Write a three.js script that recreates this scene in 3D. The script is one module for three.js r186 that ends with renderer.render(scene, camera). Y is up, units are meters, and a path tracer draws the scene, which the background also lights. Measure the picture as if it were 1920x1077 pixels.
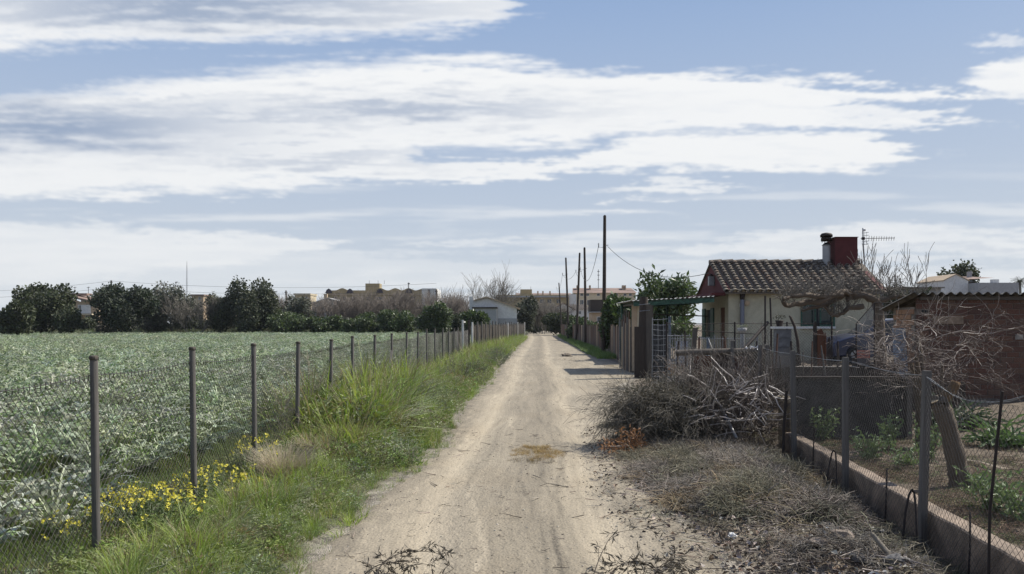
import * as THREE from 'three';
import { RoundedBoxGeometry } from 'three/addons/geometries/RoundedBoxGeometry.js';
import { mergeGeometries } from 'three/addons/utils/BufferGeometryUtils.js';
import { createNoise2D, createNoise3D } from 'simplex-noise';

// ---------------------------------------------------------------- camera, sky, sun, exposure
const EYE = 1.7, FL = 1550, HX = 960, HY = 608;
const scene = new THREE.Scene();
const camera = new THREE.PerspectiveCamera(2 * Math.atan(538.5 / FL) * 180 / Math.PI, 1920 / 1077, 0.05, 3000);
camera.position.set(0, EYE, 0);
camera.lookAt(0, EYE, -10);
camera.setViewOffset(1920, 1077, 0, -(HY - 538.5), 1920, 1077);   // the lens looks level and is shifted up
camera.updateProjectionMatrix();
const renderer = new THREE.WebGLRenderer({ antialias: true });
renderer.toneMapping = THREE.LinearToneMapping;
const EXPO = 1.3;
renderer.toneMappingExposure = EXPO;   // the photograph is exposed for the shaded ground
renderer.shadowMap.enabled = true;

const sunDir = new THREE.Vector3(0.72, 0.85, -0.32).normalize();
const sun = new THREE.DirectionalLight(new THREE.Color(1.0, 0.95, 0.86), 4.9);
sun.position.copy(sunDir).multiplyScalar(120); sun.target.position.set(0, 0, 0);
sun.castShadow = true; sun.shadow.radius = 1;
Object.assign(sun.shadow.camera, { left: -120, right: 120, top: 120, bottom: -120, near: 1, far: 400 });
scene.add(sun, sun.target);

function mulberry(a) { return () => { a |= 0; a = a + 0x6D2B79F5 | 0; let t = Math.imul(a ^ a >>> 15, 1 | a); t = t + Math.imul(t ^ t >>> 7, 61 | t) ^ t; return ((t ^ t >>> 14) >>> 0) / 4294967296; }; }
const R0 = mulberry(7);
const n2 = createNoise2D(mulberry(11)), n3 = createNoise3D(mulberry(12));
const clamp = (v, a = 0, b = 1) => v < a ? a : v > b ? b : v;
const lerp = (a, b, t) => a + (b - a) * t;
const sstep = (a, b, v) => { const t = clamp((v - a) / (b - a)); return t * t * (3 - 2 * t); };
function fbm(x, y, o = 4) { let s = 0, a = 0.5, f = 1; for (let i = 0; i < o; i++) { s += a * n2(x * f + i * 17.3, y * f - i * 9.1); f *= 2.03; a *= 0.5; } return s; }
function pl(pts, x) { if (x <= pts[0][0]) return pts[0][1]; for (let i = 1; i < pts.length; i++) if (x <= pts[i][0]) return lerp(pts[i - 1][1], pts[i][1], (x - pts[i - 1][0]) / (pts[i][0] - pts[i - 1][0])); return pts[pts.length - 1][1]; }

// The sky: blue air paling to the horizon, and flat streaked cloud banks. Cloud banks are placed on a level sheet (a = sideways, b = upwards, as tangents).
function buildSky() {
  const W = 4096, H = 2048, data = new Float32Array(W * H * 4);
  // each bank: [upper edge, lower edge] over a = tan(azimuth), thousands: elevation tangent x1000
  const banks = [
    { top: [[-900, 560], [-620, 470], [-100, 470], [-40, 420], [5, 400], [20, 375]], bot: [[-900, 300], [-620, 325], [-420, 332], [-250, 337], [-100, 345], [0, 365], [20, 372]], w: 1 },
    { top: [[-900, 240], [-640, 275], [-500, 300], [-350, 318], [-140, 332], [-20, 329], [60, 310], [200, 312], [330, 305], [400, 295], [520, 288], [600, 276]], bot: [[-900, 140], [-620, 148], [-420, 152], [-250, 163], [-150, 178], [-110, 206], [80, 212], [140, 224], [330, 236], [400, 262], [520, 268], [600, 272]], w: 1 },
    { top: [[-900, 215], [-500, 222], [-250, 224], [-130, 206], [-60, 197], [60, 199], [110, 214], [160, 230], [250, 236], [420, 232], [500, 205], [520, 202]], bot: [[-900, 130], [-620, 150], [-420, 155], [-230, 165], [-60, 172], [100, 180], [300, 184], [420, 184], [500, 196], [520, 200]], w: 1 },
    { top: [[300, 255], [360, 262], [480, 258], [585, 248]], bot: [[300, 248], [360, 240], [480, 236], [585, 244]], w: 0.9 },
    { top: [[-900, 150], [-620, 130], [-400, 112], [-300, 112], [-190, 100]], bot: [[-900, 20], [-620, 36], [-400, 60], [-300, 78], [-190, 97]], w: 0.8 },
    { top: [[90, 158], [180, 172], [300, 165]], bot: [[90, 154], [180, 158], [300, 162]], w: 0.8 },
    { top: [[60, 132], [130, 137], [185, 135]], bot: [[60, 129], [130, 130], [185, 132]], w: 0.7 },
    { top: [[-130, 100], [-40, 106], [110, 100]], bot: [[-130, 94], [-40, 92], [110, 96]], w: 0.5 },
    { top: [[180, 96], [300, 110], [420, 124], [700, 116], [1000, 124]], bot: [[180, 84], [300, 78], [420, 76], [700, 72], [1000, 74]], w: 0.75 },
    { top: [[540, 300], [600, 330], [800, 340], [1000, 330]], bot: [[540, 292], [600, 268], [800, 262], [1000, 280]], w: 0.95 },
    { top: [[545, 340], [600, 352], [640, 346]], bot: [[545, 335], [600, 336], [640, 342]], w: 0.6 },
    { top: [[-700, 96], [-200, 88], [200, 74], [700, 70]], bot: [[-700, 24], [-200, 34], [200, 44], [700, 50]], w: 0.45 },
  ];
  const greys = [   // thicker cloud, seen from its shaded underside: centre a, b, half widths, strength
    [-380, 385, 330, 22, 0.95], [-560, 238, 240, 27, 1.0], [-130, 261, 210, 13, 0.75], [-330, 245, 200, 10, 0.55], [-250, 196, 170, 9, 0.5], [-480, 213, 200, 10, 0.45], [30, 262, 140, 8, 0.3], [-90, 286, 90, 6, 0.3], [-420, 276, 120, 5, 0.35], [560, 92, 250, 6, 0.35]];
  for (let r = 0; r < H; r++) {
    const el = ((r + 0.5) / H - 0.5) * Math.PI, sy = Math.sin(el), cy = Math.cos(el);
    for (let c = 0; c < W; c++) {
      const k = (r * W + c) * 4;
      data[k + 3] = 1;
      if (el < -0.003) { data[k] = 0.22; data[k + 1] = 0.21; data[k + 2] = 0.18; continue; }
      const ph = ((c + 0.5) / W - 0.5) * 2 * Math.PI, x = Math.cos(ph) * cy, z = Math.sin(ph) * cy;
      // air
      const e = clamp(sy, 0, 1), t = Math.pow(clamp(1 - e / .36), 1.1), up = sstep(.3, .85, e);
      const glow = Math.pow(clamp(x * sunDir.x + sy * sunDir.y + z * sunDir.z, 0, 1), 6) * 0.16;
      let R = lerp(lerp(0.305, 0.655, t), .09, up), G = lerp(lerp(0.43, 0.705, t), .17, up), B = lerp(lerp(0.66, 0.745, t), .40, up);
      R += glow; G += glow; B += glow * 0.95;
      // clouds
      const fwd = -z / Math.max(cy, 1e-4);
      let d = 0, g = 0;
      const wf = sstep(0.62, 0.85, fwd);
      if (wf > 0 && el < 0.62) {
        const a = x / -z * 1000, b = sy / -z * 1000;
        const wx = a * 0.0024, wy = b * 0.028;
        const s1 = fbm(wx, wy, 5), s2 = fbm(wx * 3.1 + 40, wy * 2.1, 4);
        const bb = b + s1 * 15 + s2 * 11 + n2(a * 0.03, b * 0.11) * 3.0 + n2(a * 0.075, b * 0.24) * 1.8 + n2(a * .011, b * .30) * 2.6;
        for (const k2 of banks) {
          const p = k2.top, q = k2.bot;
          if (a < p[0][0] - 30 || a > p[p.length - 1][0] + 30) continue;
          const aa = a + s2 * 30, T = pl(p, aa), Q = pl(q, aa);
          if (T - Q < 0.5) continue;
          const soft = 4 + 0.15 * (T - Q);
          const end = sstep(p[0][0] - 10, p[0][0] + 30, aa) * (1 - sstep(p[p.length - 1][0] - 40, p[p.length - 1][0] + 5, aa) * 0.8);
          const v = sstep(Q - 3, Q + soft, bb) * (1 - sstep(T - soft, T + 3, bb)) * k2.w * end;
          d = 1 - (1 - d) * (1 - v);
        }
        for (const q of greys) { const u = (a - q[0]) / q[2], v = (bb - q[1] + s2 * 9) / q[3]; g = Math.max(g, q[4] * Math.exp(-(u * u) * 1.1 - v * v * 0.8)); }
        d *= 0.92 + 0.24 * clamp(0.5 + s2);
        const veil = sstep(-.05, .55, fbm(a * .0016 + 7, b * .028, 5) + .25 * s2) * (1 - sstep(90, 220, b)) * .7; d = 1 - (1 - d) * (1 - veil);
        d *= wf; g *= wf;
      }
      if (wf < 1 || el > 0.4) {   // the rest of the sky: the same kind of streaked banks
        const px = x / (sy + 0.12), pz = z / (sy + 0.12), s = fbm(px * 0.55 + 3, pz * 1.5 - 8, 5), q = fbm(px * 2.2 - 30, pz * 6 + 4, 4);
        const v = sstep(0.04, 0.36, s + q * 0.28) * (0.9 - 0.6 * sy), w = Math.max(1 - wf, sstep(0.4, 0.62, el));
        d = 1 - (1 - d) * (1 - v * w); g = Math.max(g, w * sstep(0.30, 0.62, s) * 0.8);
      }
      d = clamp(d); g = clamp(g) * d;
      const low = Math.exp(-sy * 9);
      const cR = lerp(lerp(0.93, 0.72, low), 0.335, g), cG = lerp(lerp(0.94, 0.755, low), 0.415, g), cB = lerp(lerp(0.95, 0.79, low), 0.56, g);
      data[k] = lerp(R, cR, d) / EXPO; data[k + 1] = lerp(G, cG, d) / EXPO; data[k + 2] = lerp(B, cB, d) / EXPO;
    }
  }
  const tex = new THREE.DataTexture(data, W, H, THREE.RGBAFormat, THREE.FloatType);
  tex.mapping = THREE.EquirectangularReflectionMapping; tex.magFilter = tex.minFilter = THREE.LinearFilter; tex.needsUpdate = true;
  return tex;
}
scene.background = buildSky();
scene.environment = scene.background;
scene.fog = new THREE.FogExp2(0xc9d2dc, 0.00012);

// ---------------------------------------------------------------- helpers
const names = new Map(), bases = new WeakMap();
function numbered(n) { const k = names.get(n) ?? 0; names.set(n, k + 1); return k ? `${n}_${String(k).padStart(3, '0')}` : n; }
function shade(o) { o.castShadow = o.receiveShadow = true; return o; }
function thing(name, label, category, base = [0, 0, 0], group) {
  const o = new THREE.Group(); o.name = numbered(name); o.position.set(...base); bases.set(o, base);
  o.userData = { label, category }; if (group) o.userData.group = group; scene.add(o); return o;
}
function put(name, geo, mat, parent) {          // a part, geometry in the thing's own axes
  const m = shade(new THREE.Mesh(geo, mat)); m.name = name; parent.add(m); bases.set(m, bases.get(parent) ?? [0, 0, 0]); return m;
}
function solo(name, geo, mat, label, category, group) {
  const m = shade(new THREE.Mesh(geo, mat)); m.name = numbered(name); scene.add(m); m.userData = { label, category }; if (group) m.userData.group = group; bases.set(m, [0, 0, 0]); return m;
}
function struct(name, geo, mat, label) { const m = shade(new THREE.Mesh(geo, mat)); m.name = name; m.userData = { kind: 'structure', label, category: name.split('_').pop() }; scene.add(m); bases.set(m, [0, 0, 0]); return m; }
const stuff = (m) => { m.userData.kind = 'stuff'; return m; };
const V = (x, y, z) => new THREE.Vector3(x, y, z);
const at = (px, py, d) => [(px - HX) / FL * d, EYE - (py - HY) / FL * d, -d];   // where a sight line meets the distance d
const atx = (px, d) => (px - HX) / FL * d, aty = (py, d) => EYE - (py - HY) / FL * d;

class MB {                                       // mesh builder in world axes
  constructor() { this.p = []; this.i = []; this.c = []; this.u = []; this.col = null; }
  get n() { return this.p.length / 3; }
  v(x, y, z, u = 0, w = 0) { this.p.push(x, y, z); this.u.push(u, w); if (this.col) this.c.push(...this.col); return this.n - 1; }
  tri(a, b, c) { this.i.push(a, b, c); }
  quad(a, b, c, d) { const k = this.n; for (const q of [a, b, c, d]) this.v(...q); this.u.splice(-8, 8, 0, 0, 1, 0, 1, 1, 0, 1); this.i.push(k, k + 1, k + 2, k, k + 2, k + 3); return this; }
  box(x0, x1, y0, y1, z0, z1) {                  // uv in metres
    const q = (a, b, c, d, w, h) => { const k = this.n; this.v(...a, 0, 0); this.v(...b, w, 0); this.v(...c, w, h); this.v(...d, 0, h); this.i.push(k, k + 1, k + 2, k, k + 2, k + 3); };
    const X = x1 - x0, Y = y1 - y0, Z = z1 - z0;
    q([x0, y0, z1], [x1, y0, z1], [x1, y1, z1], [x0, y1, z1], X, Y); q([x1, y0, z0], [x0, y0, z0], [x0, y1, z0], [x1, y1, z0], X, Y);
    q([x0, y0, z0], [x0, y0, z1], [x0, y1, z1], [x0, y1, z0], Z, Y); q([x1, y0, z1], [x1, y0, z0], [x1, y1, z0], [x1, y1, z1], Z, Y);
    q([x0, y1, z1], [x1, y1, z1], [x1, y1, z0], [x0, y1, z0], X, Z); q([x0, y0, z0], [x1, y0, z0], [x1, y0, z1], [x0, y0, z1], X, Z);
    return this;
  }
  bar(a, b, w, h) {                              // beam between two points, square-edged
    const A = V(...a), B = V(...b), d = B.clone().sub(A), L = d.length(); d.normalize();
    const up = Math.abs(d.y) > 0.9 ? V(0, 0, 1) : V(0, 1, 0), s = V().crossVectors(d, up).normalize().multiplyScalar(w / 2), t = V().crossVectors(s, d).normalize().multiplyScalar(h / 2);
    const q = [];
    for (const P of [A, B]) for (const [i, j] of [[-1, -1], [1, -1], [1, 1], [-1, 1]]) q.push([P.x + s.x * i + t.x * j, P.y + s.y * i + t.y * j, P.z + s.z * i + t.z * j]);
    const f = (i, j, k, l, u, v) => { const n = this.n; this.v(...q[i], 0, 0); this.v(...q[j], u, 0); this.v(...q[k], u, v); this.v(...q[l], 0, v); this.i.push(n, n + 1, n + 2, n, n + 2, n + 3); };
    f(0, 3, 2, 1, w, h); f(4, 5, 6, 7, w, h); f(0, 1, 5, 4, w, L); f(1, 2, 6, 5, h, L); f(2, 3, 7, 6, w, L); f(3, 0, 4, 7, h, L);
    return this;
  }
  tube(pts, rad, sides = 5, cap = true) {        // smooth tapered tube; shares vertices round the rings
    const P = pts.map((p) => p.isVector3 ? p : V(...p)), m = P.length; let ref = V(0.31, 0.17, 0.93), len = 0; const start = this.n;
    for (let k = 0; k < m; k++) {
      const d = (k < m - 1 ? P[k + 1].clone().sub(P[k]) : P[k].clone().sub(P[k - 1])); if (k) len += P[k].distanceTo(P[k - 1]);
      d.normalize(); const s = V().crossVectors(d, ref); if (s.lengthSq() < 1e-4) s.set(d.y, -d.x, 0.01); s.normalize(); const t = V().crossVectors(s, d); ref = V().crossVectors(t, s).lerp(ref, 0.0).lengthSq() > 0 ? V().crossVectors(s, d).cross(s).negate().lerp(ref, 1) : ref;
      const r = Array.isArray(rad) ? rad[k] : rad;
      for (let j = 0; j < sides; j++) { const a = j / sides * Math.PI * 2, ca = Math.cos(a) * r, sa = Math.sin(a) * r; this.v(P[k].x + s.x * ca + t.x * sa, P[k].y + s.y * ca + t.y * sa, P[k].z + s.z * ca + t.z * sa, j / sides * 6.28 * r, len); }
    }
    for (let k = 0; k < m - 1; k++) for (let j = 0; j < sides; j++) { const a = start + k * sides + j, b = start + k * sides + (j + 1) % sides; this.i.push(a, b, b + sides, a, b + sides, a + sides); }
    if (cap) for (const [k, flip] of [[0, 1], [m - 1, 0]]) for (let j = 1; j < sides - 1; j++) { const o = start + k * sides; flip ? this.i.push(o, o + j + 1, o + j) : this.i.push(o, o + j, o + j + 1); }
    return this;
  }
  leaf(c, dir, nor, len, wid, fold = 0.15) {     // folded rhombus leaf: 4 triangles
    const s = V().crossVectors(dir, nor).normalize().multiplyScalar(wid / 2), k = this.n, m = c.clone().addScaledVector(dir, len * 0.45);
    const n = nor.clone().multiplyScalar(len * fold);
    this.v(c.x, c.y, c.z, .5, 0); this.v(m.x + s.x + n.x, m.y + s.y + n.y, m.z + s.z + n.z, 1, .5); this.v(c.x + dir.x * len, c.y + dir.y * len, c.z + dir.z * len, .5, 1); this.v(m.x - s.x + n.x, m.y - s.y + n.y, m.z - s.z + n.z, 0, .5); this.v(m.x, m.y, m.z, .5, .5);
    this.i.push(k, k + 1, k + 4, k + 1, k + 2, k + 4, k + 2, k + 3, k + 4, k + 3, k, k + 4);
    return this;
  }
  card(c, dir, nor, len, wid) {                  // small leaf-sized face: 2 triangles
    const s = V().crossVectors(dir, nor).normalize().multiplyScalar(wid / 2), k = this.n, m = c.clone().addScaledVector(dir, len * 0.5).addScaledVector(nor, len * 0.08);
    this.v(c.x, c.y, c.z); this.v(m.x + s.x, m.y + s.y, m.z + s.z); this.v(c.x + dir.x * len, c.y + dir.y * len, c.z + dir.z * len); this.v(m.x - s.x, m.y - s.y, m.z - s.z);
    this.i.push(k, k + 1, k + 2, k, k + 2, k + 3); return this;
  }
  geo(off = [0, 0, 0], flat = false) {
    let g = new THREE.BufferGeometry(); g.setAttribute('position', new THREE.Float32BufferAttribute(this.p, 3)); g.setAttribute('uv', new THREE.Float32BufferAttribute(this.u, 2));
    if (this.c.length) g.setAttribute('color', new THREE.Float32BufferAttribute(this.c, 3));
    g.setIndex(this.i); if (off[0] || off[1] || off[2]) g.translate(-off[0], -off[1], -off[2]); if (flat) g = g.toNonIndexed(); g.computeVertexNormals(); return g;
  }
  part(name, mat, parent, flat = false) { return put(name, this.geo(bases.get(parent), flat), mat, parent); }
}
const box = (...a) => new MB().box(...a);
const bar = (...a) => new MB().bar(...a);
const tube = (...a) => new MB().tube(...a);
function rnd3(r) { const z = r() * 2 - 1, a = r() * 6.2832, s = Math.sqrt(1 - z * z); return V(s * Math.cos(a), z, s * Math.sin(a)); }

// textures: what a surface is made of
function tex(w, h, fn, rx = 1, ry = 1, srgb = true) {
  const d = new Uint8Array(w * h * 4);
  for (let y = 0; y < h; y++) for (let x = 0; x < w; x++) { const c = fn(x / w, y / h, x, y), k = (y * w + x) * 4; d[k] = clamp(c[0]) * 255; d[k + 1] = clamp(c[1]) * 255; d[k + 2] = clamp(c[2]) * 255; d[k + 3] = 255; }
  const t = new THREE.DataTexture(d, w, h); t.wrapS = t.wrapT = THREE.RepeatWrapping; t.magFilter = THREE.LinearFilter; t.minFilter = THREE.LinearMipmapLinearFilter; t.generateMipmaps = true;
  if (srgb) t.colorSpace = THREE.SRGBColorSpace; t.repeat.set(rx, ry); t.needsUpdate = true; return t;
}
const TAU = Math.PI * 2;
function tn(u, v, f, seed = 0) { return n3(Math.cos(u * TAU) * f + seed, Math.sin(u * TAU) * f + Math.cos(v * TAU) * f, Math.sin(v * TAU) * f + seed * 1.7); }   // repeats without a seam
function tfbm(u, v, f, o = 4, s = 0) { let q = 0, a = .5; for (let i = 0; i < o; i++) { q += a * tn(u, v, f, s + i * 5.1); f *= 2.1; a *= .55; } return q; }
const grey = (v) => [v, v, v];
const tGrain = tex(256, 256, (u, v) => grey(0.86 + 0.14 * tfbm(u, v, 3, 5)), 1, 1);
const tPaint = tex(512, 512, (u, v) => grey(0.91 + 0.07 * tfbm(u, v, 1.1, 6, 3) + 0.05 * tfbm(u, v, 9, 3, 9)), 0.4, 0.4);
const tPatch = tex(512, 512, (u, v) => grey(0.80 + 0.26 * tfbm(u, v, 1.1, 6, 3) + 0.05 * tfbm(u, v, 16, 2, 9)), 0.5, 0.5);
const tGrainB = tex(256, 256, (u, v) => grey(0.5 + 0.6 * tfbm(u, v, 4, 5, 2)), 2, 2, false);
const tWood = tex(256, 512, (u, v) => { const g = tfbm(u, v * 0.06, 6, 4, 4) * .5 + n2(u * 70, v * 3) * .14 + n2(u * 140, v * 5) * .10; return grey(0.78 + g * .55); }, 6, 0.7);
const tWoodB = tex(256, 512, (u, v) => grey(.5 + n2(u * 60, v * 2.2) * .28 + n2(u * 130, v * 5) * .2), 6, 0.7, false);
const tStreak = tex(256, 512, (u, v) => { const g = tfbm(u, v, 2.2, 4, 7), s = n2(u * 28, v * 1.6) * .18; return grey(.82 + g * .32 + s); }, .7, .5);

const C = (r, g, b) => new THREE.Color().setRGB(r, g, b);
function mat(c, o = {}) { return new THREE.MeshStandardMaterial({ color: C(...c), roughness: 0.9, metalness: 0, side: THREE.DoubleSide, ...o }); }
function leafMat(c, o = {}) { return new THREE.MeshPhysicalMaterial({ color: C(...c), roughness: 1, transmission: 0.3, thickness: 0, side: THREE.DoubleSide, vertexColors: false, clearcoat: 0.25, clearcoatRoughness: 0.45, ...o }); }
const M = {
  concrete: mat([.33, .30, .26], { map: tPatch, bumpMap: tGrainB, bumpScale: .004 }),
  post: mat([.20, .185, .17], { map: tWood, bumpMap: tWoodB, bumpScale: .003, roughness: .8 }),
  oldWood: mat([.17, .145, .12], { map: tWood, bumpMap: tWoodB, bumpScale: .004 }),
  darkWood: mat([.085, .065, .052], { map: tWood, bumpMap: tWoodB, bumpScale: .004 }),
  redWood: mat([.20, .085, .045], { map: tWood, bumpMap: tWoodB, bumpScale: .004 }),
  rust: mat([.15, .075, .05], { map: tPatch, roughness: .85 }),
  darkIron: mat([.045, .035, .032], { map: tGrain, roughness: .75, metalness: .3 }),
  wire: mat([.085, .08, .075], { roughness: .55, metalness: .5 }),
  galv: mat([.36, .37, .38], { map: tGrain, roughness: .5, metalness: .6 }),
  blueGrey: mat([.17, .21, .26], { map: tStreak, roughness: .7 }),
  yellow: mat([.52, .485, .36], { map: tPaint, bumpMap: tGrainB, bumpScale: .004 }),
  redPaint: mat([.105, .024, .024], { map: tPaint }),
  white: mat([.74, .73, .70], { map: tPaint }),
  cream: mat([.62, .53, .38], { map: tPaint }),
  ochre: mat([.40, .325, .19], { map: tPaint }),
  pinkRoof: mat([.34, .235, .19], { map: tPatch }),
  tan: mat([.50, .38, .26], { map: tPaint }),
  greyWall: mat([.40, .40, .40], { map: tPaint }),
  glass: new THREE.MeshPhysicalMaterial({ color: C(.05, .055, .06), roughness: .08, metalness: 0 }),
  green: mat([.035, .11, .075], { map: tStreak, roughness: .6 }),
  bark: mat([.27, .21, .155], { map: tWood, bumpMap: tWoodB, bumpScale: .012 }),
  greyBark: mat([.21, .19, .165], { map: tGrain, bumpMap: tGrainB, bumpScale: .004 }),
  twig: mat([.13, .10, .085], { roughness: .7 }),
  paleTwig: mat([.27, .225, .19], { roughness: .5 }),
  thicket: mat([.17, .145, .125]),
  rubber: mat([.02, .02, .02], { roughness: .8 }),
};

// ---------------------------------------------------------------- ground shape
const XL = [[3, -1.36], [6.7, -1.34], [9, -1.16], [12, -.92], [18, -.96], [20, -.8], [28, -.54], [38, -.46], [62, .5], [97, 1.75], [155, 3], [230, 4.6]];
const XR = [[3, 1.7], [5.6, 1.62], [6.7, 1.45], [8.5, 1.34], [10.9, 1.44], [13.7, 1.62], [18.6, 2.28], [22.5, 2.98], [27, 4.0], [32, 4.6], [39, 4.3], [51, 4.6], [71, 5.2], [110, 6.4], [155, 8.5], [230, 12]];
const xl = (d) => pl(XL, d) + .10 * n2(d * .9, 3.3) + .05 * n2(d * 2.7, 7), xr = (d) => pl(XR, d) + .12 * n2(d * .8, 13) + .06 * n2(d * 2.9, 17);
const XCURB = (d) => 2.72 + .09 * d;
const XF = (d) => d < 13 ? XCURB(d) - .07 : lerp(3.82, 4.35, clamp((d - 13) / 12));
const XFL = (d) => d < 44 ? -2.99 + .0161 * d : lerp(-2.28, 1.6, (d - 44) / 61);
function roadH(x, d) {
  const L = pl(XL, d), Rr = pl(XR, d), mid = d < 20 ? (L + Math.min(Rr, L + 2.9)) / 2 : L + 1.5, u = x - mid;
  const rut = Math.exp(-((Math.abs(u) - .72) ** 2) / .045);
  return .012 - .042 * rut + .02 * Math.exp(-u * u / .12) + .012 * fbm(x * 1.7, d * .55, 3) + (d < 40 ? .006 * fbm(x * 7, d * 4, 2) : 0);
}
function groundH(x, d) {
  const a = pl(XL, d), b = pl(XR, d); let h = 0;
  if (x < a) { const e = a - x; h = lerp(.025, .10, sstep(8, 13, d)) * sstep(0, .7, e) * (1 - .6 * sstep(2.2, 3.2, e)) + .05 * fbm(x * .9, d * .5, 3) * sstep(0, .6, e); }
  else if (x > b) {
    const e = x - b, near = 1 - sstep(11.5, 14, d), fx = XF(d);
    const hump = near * sstep(0, .7, e) * sstep(.05, .75, fx - x) * (.13 + .16 * fbm(x * 1.15 + 5, d * .75, 3) + .05 * fbm(x * 4, d * 3, 2)) * (1 - .75 * sstep(8.8, 10.4, d));
    h = hump - near * .13 * sstep(.75, .1, fx - x) * (x < fx + .4 ? 1 : 0) + .025 * fbm(x * 2, d * 1.3, 3) * sstep(0, .4, e);
    const inside = d < 11.6 ? sstep(.12, .2, x - XCURB(d)) : sstep(0, .5, x - fx) * (d < 30 ? 1 : 1 - sstep(30, 36, d));
    h = lerp(h, lerp(.13, .42, sstep(13, 20, d)) + .04 * fbm(x * 1.4, d * 1.4, 3), inside);
  }
  return h;
}
function surfH(x, d) { const a = xl(d), b = xr(d); return x > a && x < b ? roadH(x, d) + .004 : groundH(x, d); }
function spread(list) { const o = []; for (const [a, b, s] of list) for (let v = a; v < b - 1e-6; v += s) o.push(v); o.push(list[list.length - 1][1]); return o; }

function groundColour(x, d) {                     // soil, litter and turf, by what grows there
  const a = pl(XL, d), b = pl(XR, d), n = .5 + .5 * fbm(x * .8, d * .6, 3);
  if (x < XFL(d) - .3) return [lerp(.085, .12, n), lerp(.085, .115, n), lerp(.04, .055, n)];
  if (x < a) { const e = sstep(0, .5, a - x + n * .3 - .15); return [lerp(.41, .12, e), lerp(.375, .13, e), lerp(.32, .05, e)]; }
  if (x > b) { const e = sstep(0, .6, x - b + n * .6 - .2); return [lerp(.41, lerp(.19, .25, n), e), lerp(.375, lerp(.155, .20, n), e), lerp(.32, lerp(.115, .15, n), e)]; }
  return [.40, .37, .32];
}
{
  const xs = spread([[-500, -100, 40], [-100, -12, 4], [-12, -4, .5], [-4, 4.4, .11], [4.4, 12, .35], [12, 60, 4], [60, 500, 40]]), ds = spread([[-30, 3, 3], [3, 14, .11], [14, 40, .4], [40, 120, 2], [120, 300, 10], [300, 1400, 100]]);
  const m = new MB(), W = xs.length;
  for (const d of ds) for (const x of xs) {
    const e = Math.min(x - xl(d), xr(d) - x), under = d > 2.5 && d < 228 ? .05 * sstep(-.02, .3, e) : 0;
    m.col = groundColour(x, d); m.v(x, lerp(roadH(x, d), groundH(x, d), sstep(0, .4, -e)) - under, -d, x / 3, d / 3);
  }
  for (let r = 0; r < ds.length - 1; r++) for (let c = 0; c < W - 1; c++) { const k = r * W + c; m.i.push(k, k + 1, k + W + 1, k, k + W + 1, k + W); }
  const litter = tex(1024, 1024, (u, v) => { const a = tfbm(u, v, 2, 5, 1), b = tn(u, v, 34, 8), c = tn(u, v, 60, 3), k = .80 + a * .3 + b * .12 + (c > .45 ? .25 : 0) + (c < -.5 ? -.22 : 0); return [k * 1.02, k, k * .97]; });
  const litterB = tex(1024, 1024, (u, v) => grey(.5 + .3 * tfbm(u, v, 5, 4, 1) + .25 * tn(u, v, 45, 3)), 1, 1, false);
  struct('ground', m.geo(), mat([1, 1, 1], { vertexColors: true, map: litter, bumpMap: litterB, bumpScale: .03, roughness: 1 }), 'brown earth with dry litter beside the dirt track');
}
// the track: pale dust, wheel lines, grit, a few dark rubs
function roadTone(x, d) {
  const L = pl(XL, d), Rr = pl(XR, d), mid = d < 20 ? (L + Math.min(Rr, L + 2.9)) / 2 : L + 1.5, u = x - mid, w = .07 * n2(d * .25, 2) + .02 * n2(d * .9, 9);
  let k = .80 + .07 * fbm(x * 1.3, d * .22, 4) + .06 * fbm((u + w) * 5, d * .18, 4) + .05 * fbm((u + w) * 17 + 9, d * .35, 3) + .025 * fbm(x * 5, d * 2.4, 3) + .05 * n2(x * 38, d * 24) + .05 * n2(x * 90, d * 70);
  k += .09 * Math.exp(-((u + .75 + w) ** 2) / .09) + .09 * Math.exp(-((u - .72 + w) ** 2) / .08) - .07 * Math.exp(-((u - .1) ** 2) / .07);
  for (const [o, s, g] of [[.42, .02, -.07], [.30, .012, -.05], [-.38, .02, .06], [-.5, .012, -.05], [.95, .015, .06], [-1.05, .014, .05], [.62, .01, -.05], [-.9, .01, -.04], [.12, .016, -.05]]) k += 1.2 * g * Math.exp(-((u - o - w * 1.6 - .1 * n2(d * .22, o * 9)) ** 2) / (s * s * 2)) * sstep(-.2, .4, n2(d * .28, o * 31));
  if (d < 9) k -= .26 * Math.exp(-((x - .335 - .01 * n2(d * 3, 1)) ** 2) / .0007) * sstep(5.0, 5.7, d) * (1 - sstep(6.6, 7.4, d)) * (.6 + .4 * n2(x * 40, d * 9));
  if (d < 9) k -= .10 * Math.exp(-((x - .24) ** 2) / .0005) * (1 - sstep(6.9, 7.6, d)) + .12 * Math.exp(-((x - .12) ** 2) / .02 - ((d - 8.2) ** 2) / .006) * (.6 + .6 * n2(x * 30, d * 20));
  const g = n2(x * 22 + 50, d * 15), g2 = n2(x * 47, d * 33 + 9);
  if (g > .80) k -= .18; if (g2 > .80) k -= .22; if (g2 < -.82) k += .12;
  const edge = sstep(.5, 0, Rr - x + .35 * n2(x * 2, d * 1.3)) * .8, edgeL = sstep(.3, 0, x - L + .2 * n2(x * 3, d * 2)) * .6, e = Math.max(edge, edgeL);
  k -= e * (.12 + .12 * Math.max(0, n2(x * 30, d * 22)));
  const damp = .35 * sstep(.25, .75, fbm(x * .6 + 30, d * .3, 3) * 1.6);
  return [k * (.95 - damp * .06), k * (.885 - damp * .07), k * (.77 - damp * .08)];
}
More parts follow.
